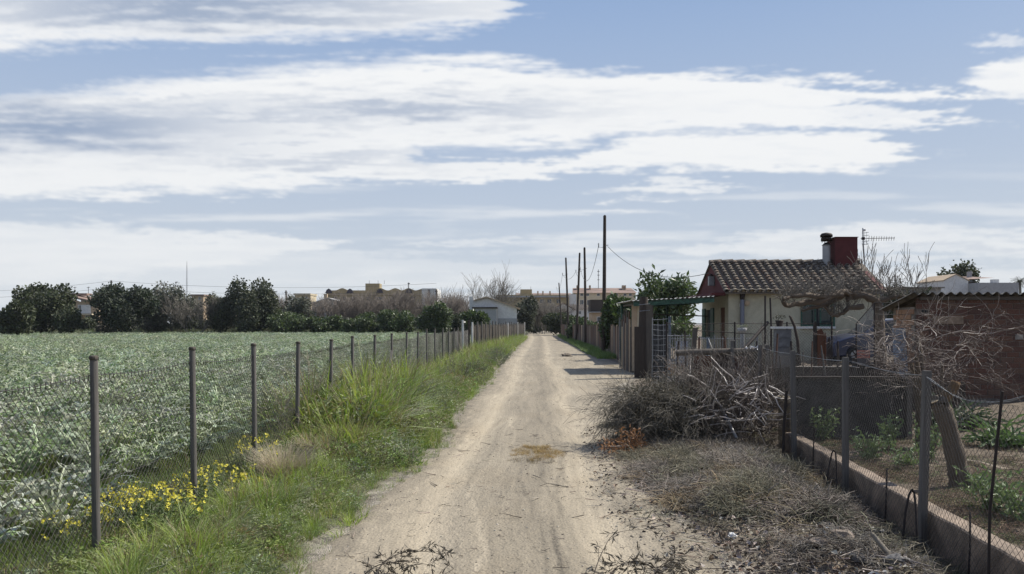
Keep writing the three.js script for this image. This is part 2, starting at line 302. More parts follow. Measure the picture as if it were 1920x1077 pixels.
function roadPiece(name, d0, d1, step, W, H, label) {
  const X0 = -2.2, X1 = d1 > 100 ? 13 : 5.4, m = new MB(), N = d1 > 100 ? 30 : 64, ds = spread([[d0, d1, step]]);
  for (const d of ds) { const a = xl(d), b = xr(d); for (let k = 0; k <= N; k++) { const x = lerp(a, b, k / N), drop = (k === 0 || k === N) ? .012 : 0; m.v(x, roadH(x, d) + .004 - drop, -d, (x - X0) / (X1 - X0), (d - d0) / (d1 - d0)); } }
  for (let r = 0; r < ds.length - 1; r++) for (let c = 0; c < N; c++) { const k = r * (N + 1) + c; m.i.push(k, k + 1, k + N + 2, k, k + N + 2, k + N + 1); }
  const f = (u, v) => roadTone(X0 + u * (X1 - X0), d0 + v * (d1 - d0)), t = tex(W, H, f), b = tex(W >> 1, H >> 1, (u, v) => { const x = X0 + u * (X1 - X0), d = d0 + v * (d1 - d0); return grey(.5 + .22 * fbm(x * 9, d * 6, 3) + .2 * n2(x * 55, d * 40)); }, 1, 1, false);
  t.wrapS = t.wrapT = b.wrapS = b.wrapT = THREE.ClampToEdgeWrapping;
  return struct(name, m.geo(), mat([.475, .475, .475], { map: t, bumpMap: b, bumpScale: .02, roughness: 1 }), label);
}
roadPiece('dirt_road', 3, 24, .1, 1536, 2048, 'pale dusty track with wheel marks, near stretch');
roadPiece('dirt_road_001', 24, 228, .8, 1024, 1536, 'pale dusty track running away between the fences');

// ---------------------------------------------------------------- plants that nobody could count
function instances(name, label, category, geos, material, list, tint) {      // list: [x, y, z, scale, turn, leanX, leanZ, variant, colour]
  const g = new THREE.Group(); g.name = name; g.userData = { label, category, kind: 'stuff' }; scene.add(g);
  const q = new THREE.Quaternion(), e = new THREE.Euler(), m4 = new THREE.Matrix4();
  geos.forEach((geo, v) => {
    const own = list.filter((t) => t[7] === v); if (!own.length) return;
    const im = shade(new THREE.InstancedMesh(geo, material, own.length)); im.name = name + '_clump'; im.userData.kind = 'stuff';
    own.forEach((t, k) => { e.set(t[5], t[4], t[6], 'YXZ'); q.setFromEuler(e); const s = t[3]; m4.compose(V(t[0], t[1], t[2]), q, Array.isArray(s) ? V(...s) : V(s, s, s)); im.setMatrixAt(k, m4); im.setColorAt(k, C(...(t[8] ?? [1, 1, 1]))); });
    g.add(im);
  });
  return g;
}
function blade(m, x, z, h, w, lean, dir, r, segs = 3, y0 = 0) {               // grass blade, bent over along dir
  const k0 = m.n, cx = Math.cos(dir), sx = Math.sin(dir), tw = dir + Math.PI / 2 + (r() - .5) * 1.2, wx = Math.cos(tw) * w / 2, wz = Math.sin(tw) * w / 2;
  for (let s = 0; s <= segs; s++) { const t = s / segs, o = lean * t * t * h, y = y0 + h * (t - .35 * lean * t * t), k = 1 - t * .85; m.v(x + cx * o - wx * k, y, z + sx * o - wz * k); m.v(x + cx * o + wx * k, y, z + sx * o + wz * k); }
  for (let s = 0; s < segs; s++) { const a = k0 + s * 2; m.i.push(a, a + 1, a + 3, a, a + 3, a + 2); }
}
function tuftGeo(seed, n, rad, h, w, lean) { const r = mulberry(seed), m = new MB(); for (let k = 0; k < n; k++) { const a = r() * TAU, d = Math.sqrt(r()) * rad; blade(m, Math.cos(a) * d, Math.sin(a) * d, h * (.45 + .6 * r()), w * (.6 + .7 * r()), lean * (.3 + r()), a + (r() - .5) * 1.6, r); } return m.geo(); }
function artichokeGeo(seed) {                     // arching ribs carrying narrow silvery leaflets
  const r = mulberry(seed), m = new MB(), n = 16; m.col = [1.5, 1.5, 1.4];
  for (let k = 0; k < n; k++) {
    const a = k * 2.4 + r() * .7, L = .34 + .30 * r(), rise = .85 + .6 * r(), ca = Math.cos(a), sa = Math.sin(a), S = 8, pts = [];
    for (let s = 0; s <= S; s++) { const t = s / S, o = L * (.12 * t + .62 * t * t), y = L * rise * (t - .5 * t * t * t); pts.push(V(ca * o, y, sa * o)); }
    const roll = (r() - .5) * 1.4, side = V(-sa, roll, ca).normalize();
    for (let s = 0; s < S; s++) {
      m.col = [1.5, 1.5, 1.4]; const w = .010 * (1 - s / S) + .003, p = pts[s], q = pts[s + 1], b = m.n;
      m.v(p.x - side.x * w, p.y - side.y * w, p.z - side.z * w); m.v(p.x + side.x * w, p.y + side.y * w, p.z + side.z * w); m.v(q.x + side.x * w * .8, q.y + side.y * w * .8, q.z + side.z * w * .8); m.v(q.x - side.x * w * .8, q.y - side.y * w * .8, q.z - side.z * w * .8);
      m.i.push(b, b + 1, b + 2, b, b + 2, b + 3);
      if (s < 2) continue;
      for (const sg of [-1, 1]) {
        const ll = (.045 + .045 * r()) * (s > 6 ? .8 : 1), dir = q.clone().sub(p).normalize().multiplyScalar(.5 + .5 * r()).addScaledVector(side, sg).add(rnd3(r).multiplyScalar(.45)).normalize();
        m.col = r() < .22 ? [1.6, 1.55, 1.75] : r() < .3 ? [.65, .85, .40] : [1, 1, 1]; m.leaf(p, dir, rnd3(r).addScaledVector(V().crossVectors(dir, side), 1).normalize(), ll * 1.1, .033 + .016 * r(), .14);
      }
    }
  }
  return m.geo([0, 0, 0], true);
}
const leafVary = (r, c, s = .25, hue = .12) => { const k = 1 + (r() - .5) * 2 * s; return [c[0] * k * (1 + (r() - .5) * hue * 2), c[1] * k, c[2] * k * (1 + (r() - .5) * hue * 2)]; };
{ // the crop
  const r = mulberry(21), list = [];
  for (let d = 5; d < 116; d += .62) for (let x = -.66 * d - 3; x < XFL(d) - .55; x += .60) {
    const X = x + (r() - .5) * .4, D = d + (r() - .5) * .4, bare = fbm(X * .25 + 9, D * .2, 2);
    if (X > XFL(D) - .5 || (bare > .30 && r() < .5) || (X > XFL(D) - 1.6 && r() < .45)) continue;
    const far = sstep(30, 90, D), s = (.85 + .45 * r()) * (1 + .12 * far);
    list.push([X, groundH(X, D) - .02, -D, [s, s * (.8 + .35 * r()), s], r() * TAU, (r() - .5) * .15, (r() - .5) * .15, Math.floor(r() * 6), leafVary(r, fbm(X * .35, D * .3, 2) > .05 ? [.25, .285, .195] : [.215, .26, .15], .3, .1)]);
  }
  instances('artichoke_crop', 'silvery green leafy crop filling the field behind the left fence', 'crop', [1, 2, 3, 4, 5, 6].map((s) => artichokeGeo(s * 31)), leafMat([1, 1, 1], { vertexColors: true, transmission: .3, clearcoat: .6, clearcoatRoughness: .4 }), list);
}
{ // green weeds and grass among the crop
  const r = mulberry(22), list = [];
  for (let k = 0; k < 12000; k++) {
    const d = 4.5 + 26 * r() * r(), x = XFL(d) - .1 - r() * r() * Math.min(16, .55 * d + 1.5);
    if (x < -.66 * d - 1) continue;
    list.push([x, groundH(x, d) - .02, -d, (.7 + .6 * r()) * lerp(.6, 1, sstep(8, 11, d)), r() * TAU, (r() - .5) * .3, (r() - .5) * .3, Math.floor(r() * 4), leafVary(r, r() < .12 ? [.16, .13, .05] : [.14, .20, .035], .35, .12)]);
  }
  instances('field_weeds', 'low green weeds growing between the crop plants', 'weeds', [1, 2, 3, 4].map((s) => tuftGeo(s + 60, 16, .12, .30, .011, .5)), leafMat([1, 1, 1]), list);
}
function bushGeo(seed, n, rad, h, leaf, wid, up = .6) { const r = mulberry(seed), m = new MB(); for (let k = 0; k < n; k++) { const a = r() * TAU, q = Math.sqrt(r()) * rad, y = h * Math.pow(r(), .7) * (1 - .35 * q / rad), dir = V(Math.cos(a) * .8, (r() - .3) * up * 2, Math.sin(a) * .8).add(rnd3(r).multiplyScalar(.5)).normalize(), nor = rnd3(r).add(V(0, .8, 0)).normalize(); m.leaf(V(Math.cos(a) * q, y, Math.sin(a) * q), dir, nor, leaf * (.6 + .7 * r()), wid * (.6 + .6 * r())); } return m.geo([0, 0, 0], true); }
{ // the verge: soft grass, taller along the fence, ragged towards the track
  const r = mulberry(23), list = [], N = 36000;
  for (let k = 0; k < N; k++) {
    const d = 3.8 * Math.pow(110 / 3.8, Math.pow(r(), 1.2)), a = xl(d), f = Math.min(XFL(d) - .5, a - .6), w = a - f, t = Math.pow(r(), .8), x = a + .06 - t * w, e = a - x, patch = fbm(x * .8 + 4, d * .45, 3);
    if (e < .16 && fbm(x * 2.5, d * 1.6, 2) < -.05) continue;
    if (x < XFL(d) - .5) continue; const gap = fbm(x * 2.6 + 11, d * 1.7, 2); if (gap < -.32 && r() < .7) continue;
    const tall = sstep(.15, 1.1, e) * (1 + .8 * sstep(9, 12, d) * (1 - sstep(17, 21, d)) * sstep(.5, 1.2, e)), s = (.42 + .62 * tall) * (.7 + .5 * r()) * (.9 + .5 * patch) * (d > 45 ? 1.25 : 1) * lerp(lerp(.92, .42, sstep(.8, 1.35, e)), 1.3, sstep(8.8, 12, d)) * (.48 + .85 * clamp(.5 + 1.3 * fbm(x * 3.1 + 7, d * 2.2, 2)));
    const dry = r() < .07 + .16 * sstep(.7, 1.6, e);
    const vr = Math.floor(r() * 5), col = dry || (vr === 4 && r() < .45) ? leafVary(r, [.26, .21, .10], .3, .1) : patch > .12 ? leafVary(r, [.235, .315, .036], .3, .12) : leafVary(r, [.185, .255, .036], .35, .15);
    list.push([x, groundH(x, d) - .02, -d, [s, s * (.9 + .4 * r()), s], r() * TAU, (r() - .5) * .35, .12 + (r() - .5) * .35, vr, col]);
  }
  instances('verge_grass', 'soft bright green grass on the bank between the track and the left fence', 'grass', [1, 2, 3, 4, 5].map((s) => s < 3 ? tuftGeo(s + 80, 12, .09, .28, .019, 1.05) : s < 5 ? tuftGeo(s + 80, 15, .08, .36, .011, .8) : tuftGeo(s + 80, 12, .07, .42, .006, .5)), leafMat([1, 1, 1], { transmission: .45, clearcoat: .35, clearcoatRoughness: .4 }), list);
}
{ // broad-leaved weeds in the verge
  const r = mulberry(24), list = [];
  for (let k = 0; k < 4200; k++) {
    const d = 4.2 + 44 * Math.pow(r(), 1.6), a = xl(d), x = lerp(a - .15, XFL(d) - .4, Math.pow(r(), .75));
    const patch = fbm(x * .9 + 20, d * .5, 2); if (patch < -.1 && r() < .7) continue;
    const s = (.3 + .5 * r()) * lerp(.62, 1, sstep(8, 11, d)) * (d > 11 && d < 15 && x < a - 1 ? 1.9 : 1);
    list.push([x, groundH(x, d) - .02, -d, s, r() * TAU, 0, 0, Math.floor(r() * 3), leafVary(r, r() < .15 ? [.17, .14, .06] : r() < .4 ? [.24, .26, .14] : [.19, .25, .055], .3, .15)]);
  }
  instances('verge_weeds', 'broad leaved weeds mixed into the grass bank', 'weeds', [1, 2, 3].map((s) => bushGeo(s + 40, 100, .24, .52, .09, .028)), leafMat([1, 1, 1]), list);
}
{ // right side of the track, far: a thin green strip under the reed fence
  const r = mulberry(25), list = [];
  for (let k = 0; k < 3500; k++) { const d = 40 + 80 * r(), b = xr(d), x = b + (r() - .15) * .9; if (x < b - .15) continue; list.push([x, groundH(x, d) - .02, -d, .8 + .7 * r(), r() * TAU, 0, 0, Math.floor(r() * 3), leafVary(r, [.135, .215, .04], .3)]); }
  instances('roadside_grass', 'green grass strip along the foot of the brown reed fence', 'grass', [1, 2, 3].map((s) => tuftGeo(s + 90, 20, .12, .3, .012, .7)), leafMat([1, 1, 1]), list);
}
{ // far edge of the field: rough grass under the trees
  const r = mulberry(26), list = [];
  for (let k = 0; k < 5000; k++) { const d = 112 + 14 * r(), x = lerp(-.66 * d, .2, r()), s = 1.6 + 2.2 * r(); list.push([x, 0, -d, [s, s * .9, s], r() * TAU, 0, 0, Math.floor(r() * 3), leafVary(r, r() < .35 ? [.15, .13, .07] : [.075, .105, .03], .3)]); }
  instances('field_edge_grass', 'rough grass along the far edge of the crop field under the trees', 'grass', [1, 2, 3].map((s) => tuftGeo(s + 95, 24, .25, .4, .03, .6)), leafMat([1, 1, 1]), list);
}
function strawGeo(seed, n, rad, h, w, curl) { // loose, mostly lying strands
  const r = mulberry(seed), m = new MB();
  for (let k = 0; k < n; k++) {
    const a = r() * TAU, q = Math.sqrt(r()) * rad, L = (.05 + .13 * r() * (.5 + r())), dir = r() * TAU, el = (r() - .15) * curl; let p = V(Math.cos(a) * q, .01 + h * r() * (1 - q / rad * .6), Math.sin(a) * q), dd = V(Math.cos(dir) * Math.cos(el), Math.sin(el), Math.sin(dir) * Math.cos(el)); const pts = [p];
    for (let s = 0; s < 3; s++) { dd = dd.clone().add(rnd3(r).multiplyScalar(.35)).add(V(0, -.18, 0)).normalize(); p = p.clone().addScaledVector(dd, L / 3); if (p.y < .004) p.y = .004; pts.push(p); }
    const ww = w * (r() < .12 ? 1.6 + r() : .6 + .6 * r()); m.tube(pts, [ww, ww * .9, ww * .8, ww * .4], 3, false);
  }
  return m.geo();
}
{ // mown dry grass heaped along the right edge
  const r = mulberry(27), list = [];
  for (let k = 0; k < 17000; k++) {
    const d = 4.4 + 9.4 * Math.pow(r(), .8), b = xr(d), f = XF(d) - .02, x = lerp(b - .1, f, Math.pow(r(), .8)), e = x - b, cover = fbm(x * 1.15 + 5, d * .75, 3) * 1.1 + fbm(x * 3, d * 2, 2) * .6;
    if (d < 6.6 && r() < .80 + .15 * sstep(5.9, 5.0, d)) continue; if (e < .7 && r() > e * .9 + .12 + cover * .5) continue; if (cover < -.02 - .12 * sstep(6, 8, d) && r() < .85) continue;
    const s = .6 + .7 * r(), warm = fbm(x * .9 + 70, d * .9, 2);
    const green = fbm(x * .7 + 50, d * .5, 2) > .06;
    list.push([x, groundH(x, d) - .012, -d, [s, s * (.45 + .6 * r()), s], r() * TAU, (r() - .5) * .3, (r() - .5) * .3, Math.floor(r() * 4), leafVary(r, warm > .3 ? [.24, .185, .11] : green ? [.17, .155, .105] : [.20, .172, .142], .5, .08)]);
  }
  instances('dry_grass_litter', 'grey brown heaps of cut dry grass along the right side of the track', 'dry grass', [1, 2, 3, 4].map((s) => strawGeo(s + 110, 46, .15, .085, .0021, 1.1)), mat([1, 1, 1], { roughness: .8 }), list);
}
{ // curled dead leaves and dark crumbs between the straw
  const r = mulberry(31), list = [];
  for (let k = 0; k < 9000; k++) { const d = 4.5 + 9 * Math.pow(r(), 1.1), b = xr(d), x = lerp(b - .45, XF(d), r()); if (x < b && r() < .75) continue; const s = .5 + .9 * r(); list.push([x, groundH(x, d) + .01 + .05 * r() * r(), -d, s, r() * TAU, (r() - .5) * 1.6, (r() - .5) * 1.6, Math.floor(r() * 2), leafVary(r, r() < .3 ? [.33, .29, .25] : r() < .5 ? [.15, .105, .07] : [.09, .07, .055], .4, .1)]); }
  instances('leaf_litter', 'curled dead leaves lying among the cut grass on the right', 'leaf litter', [1, 2].map((s) => { const m = new MB(); m.leaf(V(-.02, 0, 0), V(1, 0, 0), V(0, 1, 0), .045, .02 + .006 * s, .25); return m.geo([0, 0, 0], true); }), mat([1, 1, 1], { roughness: .7 }), list);
}
{ // tawny dry grass in the middle of the track and on its right edge
  const r = mulberry(28), list = [];
  const spot = (cx, cd, rx, rd, n, c) => { for (let k = 0; k < n; k++) { const a = r() * TAU, q = Math.pow(r(), .6), x = cx + Math.cos(a) * q * rx * (1 + .3 * n2(a, cx)), d = cd + Math.sin(a) * q * rd * (1 + .3 * n2(a, cd)); list.push([x, surfH(x, d) - .01, -d, .30 + .32 * r() * (1 - q * .5), r() * TAU, 0, 0, Math.floor(r() * 3), leafVary(r, c, .3, .06)]); } };
  spot(.36, 10.75, .34, .62, 420, [.34, .235, .085]); spot(.26, 10.1, .26, .3, 60, [.2, .16, .10]); spot(1.72, 8.75, .42, .32, 300, [.34, .25, .12]); spot(2.0, 8.4, .3, .3, 80, [.3, .24, .14]);
  spot(4.0, 33, .35, 1.0, 90, [.25, .2, .11]); spot(2.6, 39, .5, 1.2, 60, [.24, .19, .12]);
  instances('tawny_grass', 'flat tawny patches of dead grass on the track', 'dry grass', [1, 2, 3].map((s) => tuftGeo(s + 130, 20, .07, .15, .004, .7)), leafMat([1, 1, 1], { clearcoat: 0 }), list);
}
{ // chips, clods and small stones lying on the track and in the litter
  const r = mulberry(29), list = [], gs = [1, 2, 3].map((s) => { const g = new THREE.IcosahedronGeometry(1, 1), p = g.attributes.position, q = mulberry(s); const o = [q() * 9, q() * 9]; for (let k = 0; k < p.count; k++) { const f = 1 + .3 * n3(p.getX(k) * 1.3 + o[0], p.getY(k) * 1.3 + o[1], p.getZ(k) * 1.3); p.setXYZ(k, p.getX(k) * f, p.getY(k) * f * .55, p.getZ(k) * f * .8); } g.computeVertexNormals(); return g; });
  for (let k = 0; k < 5200; k++) { const d = 4.4 + 24 * Math.pow(r(), 1.7), a = xl(d), b = xr(d), edge = r() < .55, x = edge ? b + (r() - .55) * 1.1 : lerp(a - .1, b, r()), s = .0035 + .009 * Math.pow(r(), 5) + (edge ? .004 * r() : 0); list.push([x, surfH(x, d) + s * .2, -d, s, r() * TAU, 0, 0, Math.floor(r() * 3), leafVary(r, r() < .45 ? [.13, .11, .09] : [.36, .32, .26], .3, .05)]); }
  instances('gravel', 'loose grit and pebbles scattered over the track', 'gravel', gs, mat([1, 1, 1]), list);
}
{ // scraps of twig and leaf in the litter
  const r = mulberry(30), list = [];
  const g = [1, 2, 3].map((s) => { const q = mulberry(s + 5), m = new MB(); let p = V(-.06, 0, 0); const pts = [p]; for (let k = 0; k < 3; k++) { p = p.clone().add(V(.04, (q() - .5) * .02 + .004, (q() - .5) * .03)); pts.push(p); } m.tube(pts, [.003, .0026, .002, .001], 4); return m.geo(); });
  for (let k = 0; k < 3000; k++) { const d = 4.5 + 8.5 * Math.pow(r(), 1.3), b = xr(d), x = r() < .25 ? lerp(xl(d), b, r()) : lerp(b - .4, XF(d), r()); if (x < b - .5 && r() < .6) continue; const s = .5 + 1.4 * r() * r(); list.push([x, surfH(x, d) + .008, -d, s, r() * TAU, 0, (r() - .5) * .4, Math.floor(r() * 3), leafVary(r, r() < .5 ? [.30, .25, .2] : [.09, .07, .055], .3)]); }
  instances('twig_scraps', 'scraps of broken twig strewn along the right side of the track', 'twigs', g, mat([1, 1, 1], { roughness: .7 }), list);
}

// ---------------------------------------------------------------- fences
function netting(m, A, B, yb, yt, cell, r, bulge = .02, seg = 5, seed = 1) {    // diamond mesh between two posts (A, B: [x, z]; yb, yt: [at A, at B])
  const L = Math.hypot(B[0] - A[0], B[1] - A[1]), H = (yt[0] + yt[1] - yb[0] - yb[1]) / 2, nx = -(B[1] - A[1]) / L, nz = (B[0] - A[0]) / L, rr = mulberry(seed);
  const pt = (u, v) => { const t = u / L, k = v / H, s = Math.sin(t * Math.PI), o = bulge * s * Math.sin(k * 3 + seed); return V(A[0] + (B[0] - A[0]) * t + nx * o, lerp(lerp(yb[0], yb[1], t), lerp(yt[0], yt[1], t) - .03 * s, k), A[1] + (B[1] - A[1]) * t + nz * o); };
  for (const sg of [1, -1]) for (let c = -H; c < L; c += cell * 1.15) {
    const u0 = Math.max(0, sg > 0 ? c : c), u1 = Math.min(L, c + H); if (u1 - u0 < .01) continue;
    const v0 = u0 - c, v1 = u1 - c, pts = []; for (let k = 0; k <= seg; k++) { const u = lerp(u0, u1, k / seg), v = lerp(v0, v1, k / seg); pts.push(pt(u, sg > 0 ? v : H - v)); }
    m.tube(pts, r * (.9 + .2 * rr()), 3, false);
  }
  return m;
}
function postGeoPart(parent, x, z, y0, y1, r, material, cap = true, lean = [0, 0], name = 'post') {
  const p = tube([[x, y0, z], [x + lean[0] * .5, (y0 + y1) / 2, z + lean[1] * .5], [x + lean[0], y1, z + lean[1]]], [r * 1.03, r, r * .97], 10).part(name, material, parent);
  if (cap) tube([[x + lean[0], y1 - .012, z + lean[1]], [x + lean[0], y1 + .012, z + lean[1]], [x + lean[0], y1 + .018, z + lean[1]]], [r * 1.12, r * 1.12, r * .7], 10).part('cap', M.oldWood, p);
  return p;
}
{ // left fence along the field
  const f = thing('field_fence', 'long wire mesh fence on grey round posts between track and crop field', 'fence', [-2.9, 0, -5.77]), r = mulberry(51);
  const D = [2.4, 4.07, 5.77, 7.47, 9.14, 10.8, 12.65, 14.3, 16.4, 18.6, 20.7, 23, 25.2, 27.4, 30, 32.3, 34.6, 37, 39.5, 43.8], tops = [];
  D.forEach((d, k) => { const x = XFL(d), t = 1.465 + (r() - .5) * .03 + (d > 24 ? .06 : 0); tops.push(t); if (k < D.length - 2) postGeoPart(f, x, -d, groundH(x, d) - .3, t, .0275, M.post, true, [(r() - .5) * .06, (r() - .5) * .06]); });
  bar([XFL(39.5), -.2, -39.5], [XFL(39.5), 1.9, -39.5], .10, .10).part('gate_post', M.white, f); bar([XFL(43.8), -.2, -43.8], [XFL(43.8), 1.92, -43.8], .11, .11).part('gate_post', M.darkWood, f); bar([XFL(39.5), 1.80, -39.5], [XFL(41), 1.80, -41], .05, .05).part('gate_rail', M.white, f);
  bar([XFL(18.2) + .05, 0, -17.4], [XFL(18.2), 1.1, -18.5], .05, .05).part('brace', M.post, f);
  for (let k = 0; k < D.length - 1; k++) {
    const a = D[k], b = D[k + 1], A = [XFL(a) - .03, -a], B = [XFL(b) - .03, -b], fine = b < 21;
    stuff(netting(new MB(), A, B, [groundH(A[0], a) + .02, groundH(B[0], b) + .02], [tops[k] - .13, tops[k + 1] - .13], fine ? .055 : .075, fine ? .0021 : .0028, .02, fine ? 4 : 2, k + 3).part('wire_netting', M.wire, f));
    const pts = []; for (let s = 0; s <= 8; s++) { const t = s / 8; pts.push([lerp(A[0], B[0], t), lerp(tops[k], tops[k + 1], t) - .12 - .025 * Math.sin(t * Math.PI), lerp(A[1], B[1], t)]); } tube(pts, .003, 4).part('line_wire', M.wire, f);
    const low = pts.map((p) => [p[0], p[1] - .75, p[2]]); tube(low, .002, 4).part('line_wire', M.wire, f);
    if (fine) { const kn = new MB(); for (let q = 0; q < 30; q++) { const t = q / 30, y = lerp(tops[k], tops[k + 1], t) - .12 - .025 * Math.sin(t * Math.PI), x = lerp(A[0], B[0], t), z = lerp(A[1], B[1], t); kn.tube([[x - .004, y + .014, z], [x + .006, y - .006, z + .01], [x, y - .03, z]], .003, 3, false); } stuff(kn.part('wire_knots', M.darkIron, f)); }
  }
}
{ // its far stretch, taller and darker
  const f = thing('far_fence', 'tall dark wire and brush fence beyond the pale gate post', 'fence', [-2.2, 0, -45]), r = mulberry(52), D = []; for (let d = 45.5; d < 106; d += 2.6) D.push(d);
  D.forEach((d) => postGeoPart(f, XFL(d), -d, -.2, 1.85 + .15 * (r() - .5), .05, r() < .25 ? M.white : M.post, false));
  for (let k = 0; k < D.length - 1; k++) { const a = D[k], b = D[k + 1], m = new MB(), n = 90; for (let q = 0; q < n; q++) { const t = r(), x = lerp(XFL(a), XFL(b), t) - .06, z = -lerp(a, b, t), h = 1.45 + .25 * r(); m.tube([[x, 0, z], [x + (r() - .5) * .12, h, z + (r() - .5) * .12]], .009 + .004 * r(), 3, false); } stuff(m.part('brush_panel', M.oldWood, f)); }
}
{ // right fence along the garden kerb
  const f = thing('garden_fence', 'low wire mesh fence on grey square posts along the garden kerb', 'fence', [3.4, 0, -8.4]), D = [3.2, 4.9, 6.55, 8.45, 10.5, 12.6], T = [1.35, 1.34, 1.33, 1.36, 1.36, 1.38], lean = [.02, 0, .05, .0, -.03, 0];
  D.forEach((d, k) => { if (k === 1) return; const x = XF(d); bar([x, -.4, -d], [x + lean[k], T[k], -d], .052, .056).part('post', M.post, f); });
  D.slice(0, -1).forEach((d, k) => {
    const b = D[k + 1], A = [XF(d) + .03, -d], B = [XF(b) + .03, -b], y = (dd) => groundH(XF(dd) - .02, dd) + .02, sag = k === 1 ? .22 : k === 0 ? .3 : .03;
    stuff(netting(new MB(), A, B, [y(d), y(b)], [T[k] - .05 - (k < 2 ? .1 : 0), T[k + 1] - .05 - (k < 1 ? .1 : 0)], .052, .0015, .04, 5, k + 40).part('wire_netting', M.wire, f));
    const pts = []; for (let s = 0; s <= 10; s++) { const t = s / 10; pts.push([lerp(A[0], B[0], t), lerp(T[k], T[k + 1], t) - .04 - sag * .6 * Math.sin(t * Math.PI), lerp(A[1], B[1], t)]); } tube(pts, .0022, 4).part('line_wire', M.galv, f);
    tube(pts.map((p) => [p[0] + .004, p[1] - .010 * Math.cos(p[2] * 30), p[2]]), .0018, 4).part('line_wire', M.galv, f);
  });
}
{ // concrete kerb wall of the garden
  const m = new MB(), N = 40, s = []; for (let k = 0; k <= N; k++) { const d = lerp(2.6, 11.35, k / N), x = XCURB(d), w = .012 * n2(d * 2, 5), y = .215 + .008 * n2(d * 1.7, 1); s.push([[x + w, -.35, -d], [x + w, y - .012, -d], [x + w + .012, y, -d], [x + .15, y, -d], [x + .165, y - .012, -d], [x + .165, -.2, -d]]); }
  let run = 0; s.forEach((q, k) => { if (k) run += .22; let h = 0; q.forEach((p, j) => { if (j) h += Math.hypot(p[0] - q[j - 1][0], p[1] - q[j - 1][1]); m.v(...p, run, h); }); });
  for (let k = 0; k < N; k++) for (let j = 0; j < 5; j++) { const a = k * 6 + j; m.i.push(a, a + 1, a + 7, a, a + 7, a + 6); } for (const k of [0, N]) m.i.push(k * 6, k * 6 + 1, k * 6 + 2, k * 6, k * 6 + 2, k * 6 + 3, k * 6, k * 6 + 3, k * 6 + 4, k * 6, k * 6 + 4, k * 6 + 5);
  solo('kerb_wall', m.geo([0, 0, 0], true), mat([.36, .275, .205], { map: tPatch, bumpMap: tGrainB, bumpScale: .006 }), 'low concrete kerb wall edging the garden on the right', 'wall');
}
// iron rods stuck in beside the kerb
const rodLabels = ['long leaning black iron rod nearest in front of the kerb', 'short black rod by the kerb at the lower right corner', 'short black rod between the leaning rod and the second grey post', 'thin black rod by the kerb between two grey posts', 'small black rod at the far end of the kerb', 'thick rusty iron bar standing beside the brush pile'];
[[5.25, -.1, 5.15, 1.28, .035, .0095, 0], [4.95, .02, 4.95, .30, .01, .009, 1], [5.75, 0, 5.8, .38, .05, .007, 2], [7.3, -.02, 7.35, .42, .05, .008, 3], [9.6, -.02, 9.6, .5, .02, .008, 4], [10.55, -.14, 10.5, .85, .03, .02, 5]].forEach(([d, dx, d2, h, l, rad, k]) => { const x = XF(d) + dx; solo('iron_rod', tube([[x, -.25, -d], [x + l * .4, h * .4, -d], [x + l, h, -d2]], rad, 6).geo(), M.darkIron, rodLabels[k], 'iron rod', 'iron rods along the kerb'); });
[[6.5, 'bent black iron hoop leaning on the near grey post'], [8.55, 'bent black iron hoop leaning on the middle grey post']].forEach(([d, l]) => { const x = XF(d) - .09; solo('iron_hoop', tube([[x - .11, -.14, -d + .05], [x - .05, .22, -d], [x - .02, .36, -d], [x + .0, .40, -d], [x + .02, .37, -d], [x + .01, .25, -d + .05], [x - .03, -.14, -d + .16]], .009, 6).geo(), M.darkIron, l, 'iron hoop', 'iron hoops by the kerb'); });

// ---------------------------------------------------------------- trees and bushes
function crown(m, r, lobes, n, size, asp = .55, cols = [[.05, .075, .025]], droop = 0, shell = .55) {
  const tot = lobes.reduce((s, l) => s + l[3] * l[4] * l[5], 0);
  for (const l of lobes) {
    const own = Math.round(n * l[3] * l[4] * l[5] / tot);
    for (let k = 0; k < own; k++) {
      const u = rnd3(r), q = shell + (1 - shell) * Math.pow(r(), .6), lump = 1 + .34 * n3(u.x * 2.3 + l[0], u.y * 2.3 + l[1], u.z * 2.3 + l[2]) + .12 * n3(u.x * 6 + l[0], u.y * 6, u.z * 6);
      if (r() < .22) { const w = r(); u.multiplyScalar(w); }
      const c = V(l[0] + u.x * l[3] * q * lump, l[1] + u.y * l[4] * q * lump, l[2] + u.z * l[5] * q * lump), dir = u.clone().multiplyScalar(.5).add(rnd3(r)).add(V(0, .25 - droop, 0)).normalize(), nor = rnd3(r).add(V(0, .5, 0)).addScaledVector(u, .5).normalize();
      const cc = leafVary(r, cols[Math.floor(r() * cols.length)], .35, .12); m.col = cc;
      const s = size * (.6 + .8 * r()); m.card(c, dir, nor, s, s * asp);
    }
  }
  return m;
}
const foliage = leafMat([1, 1, 1], { vertexColors: true, transmission: .25, clearcoat: .2 });
const glossFoliage = leafMat([1, 1, 1], { vertexColors: true, transmission: .3, clearcoat: .5, clearcoatRoughness: .35 });
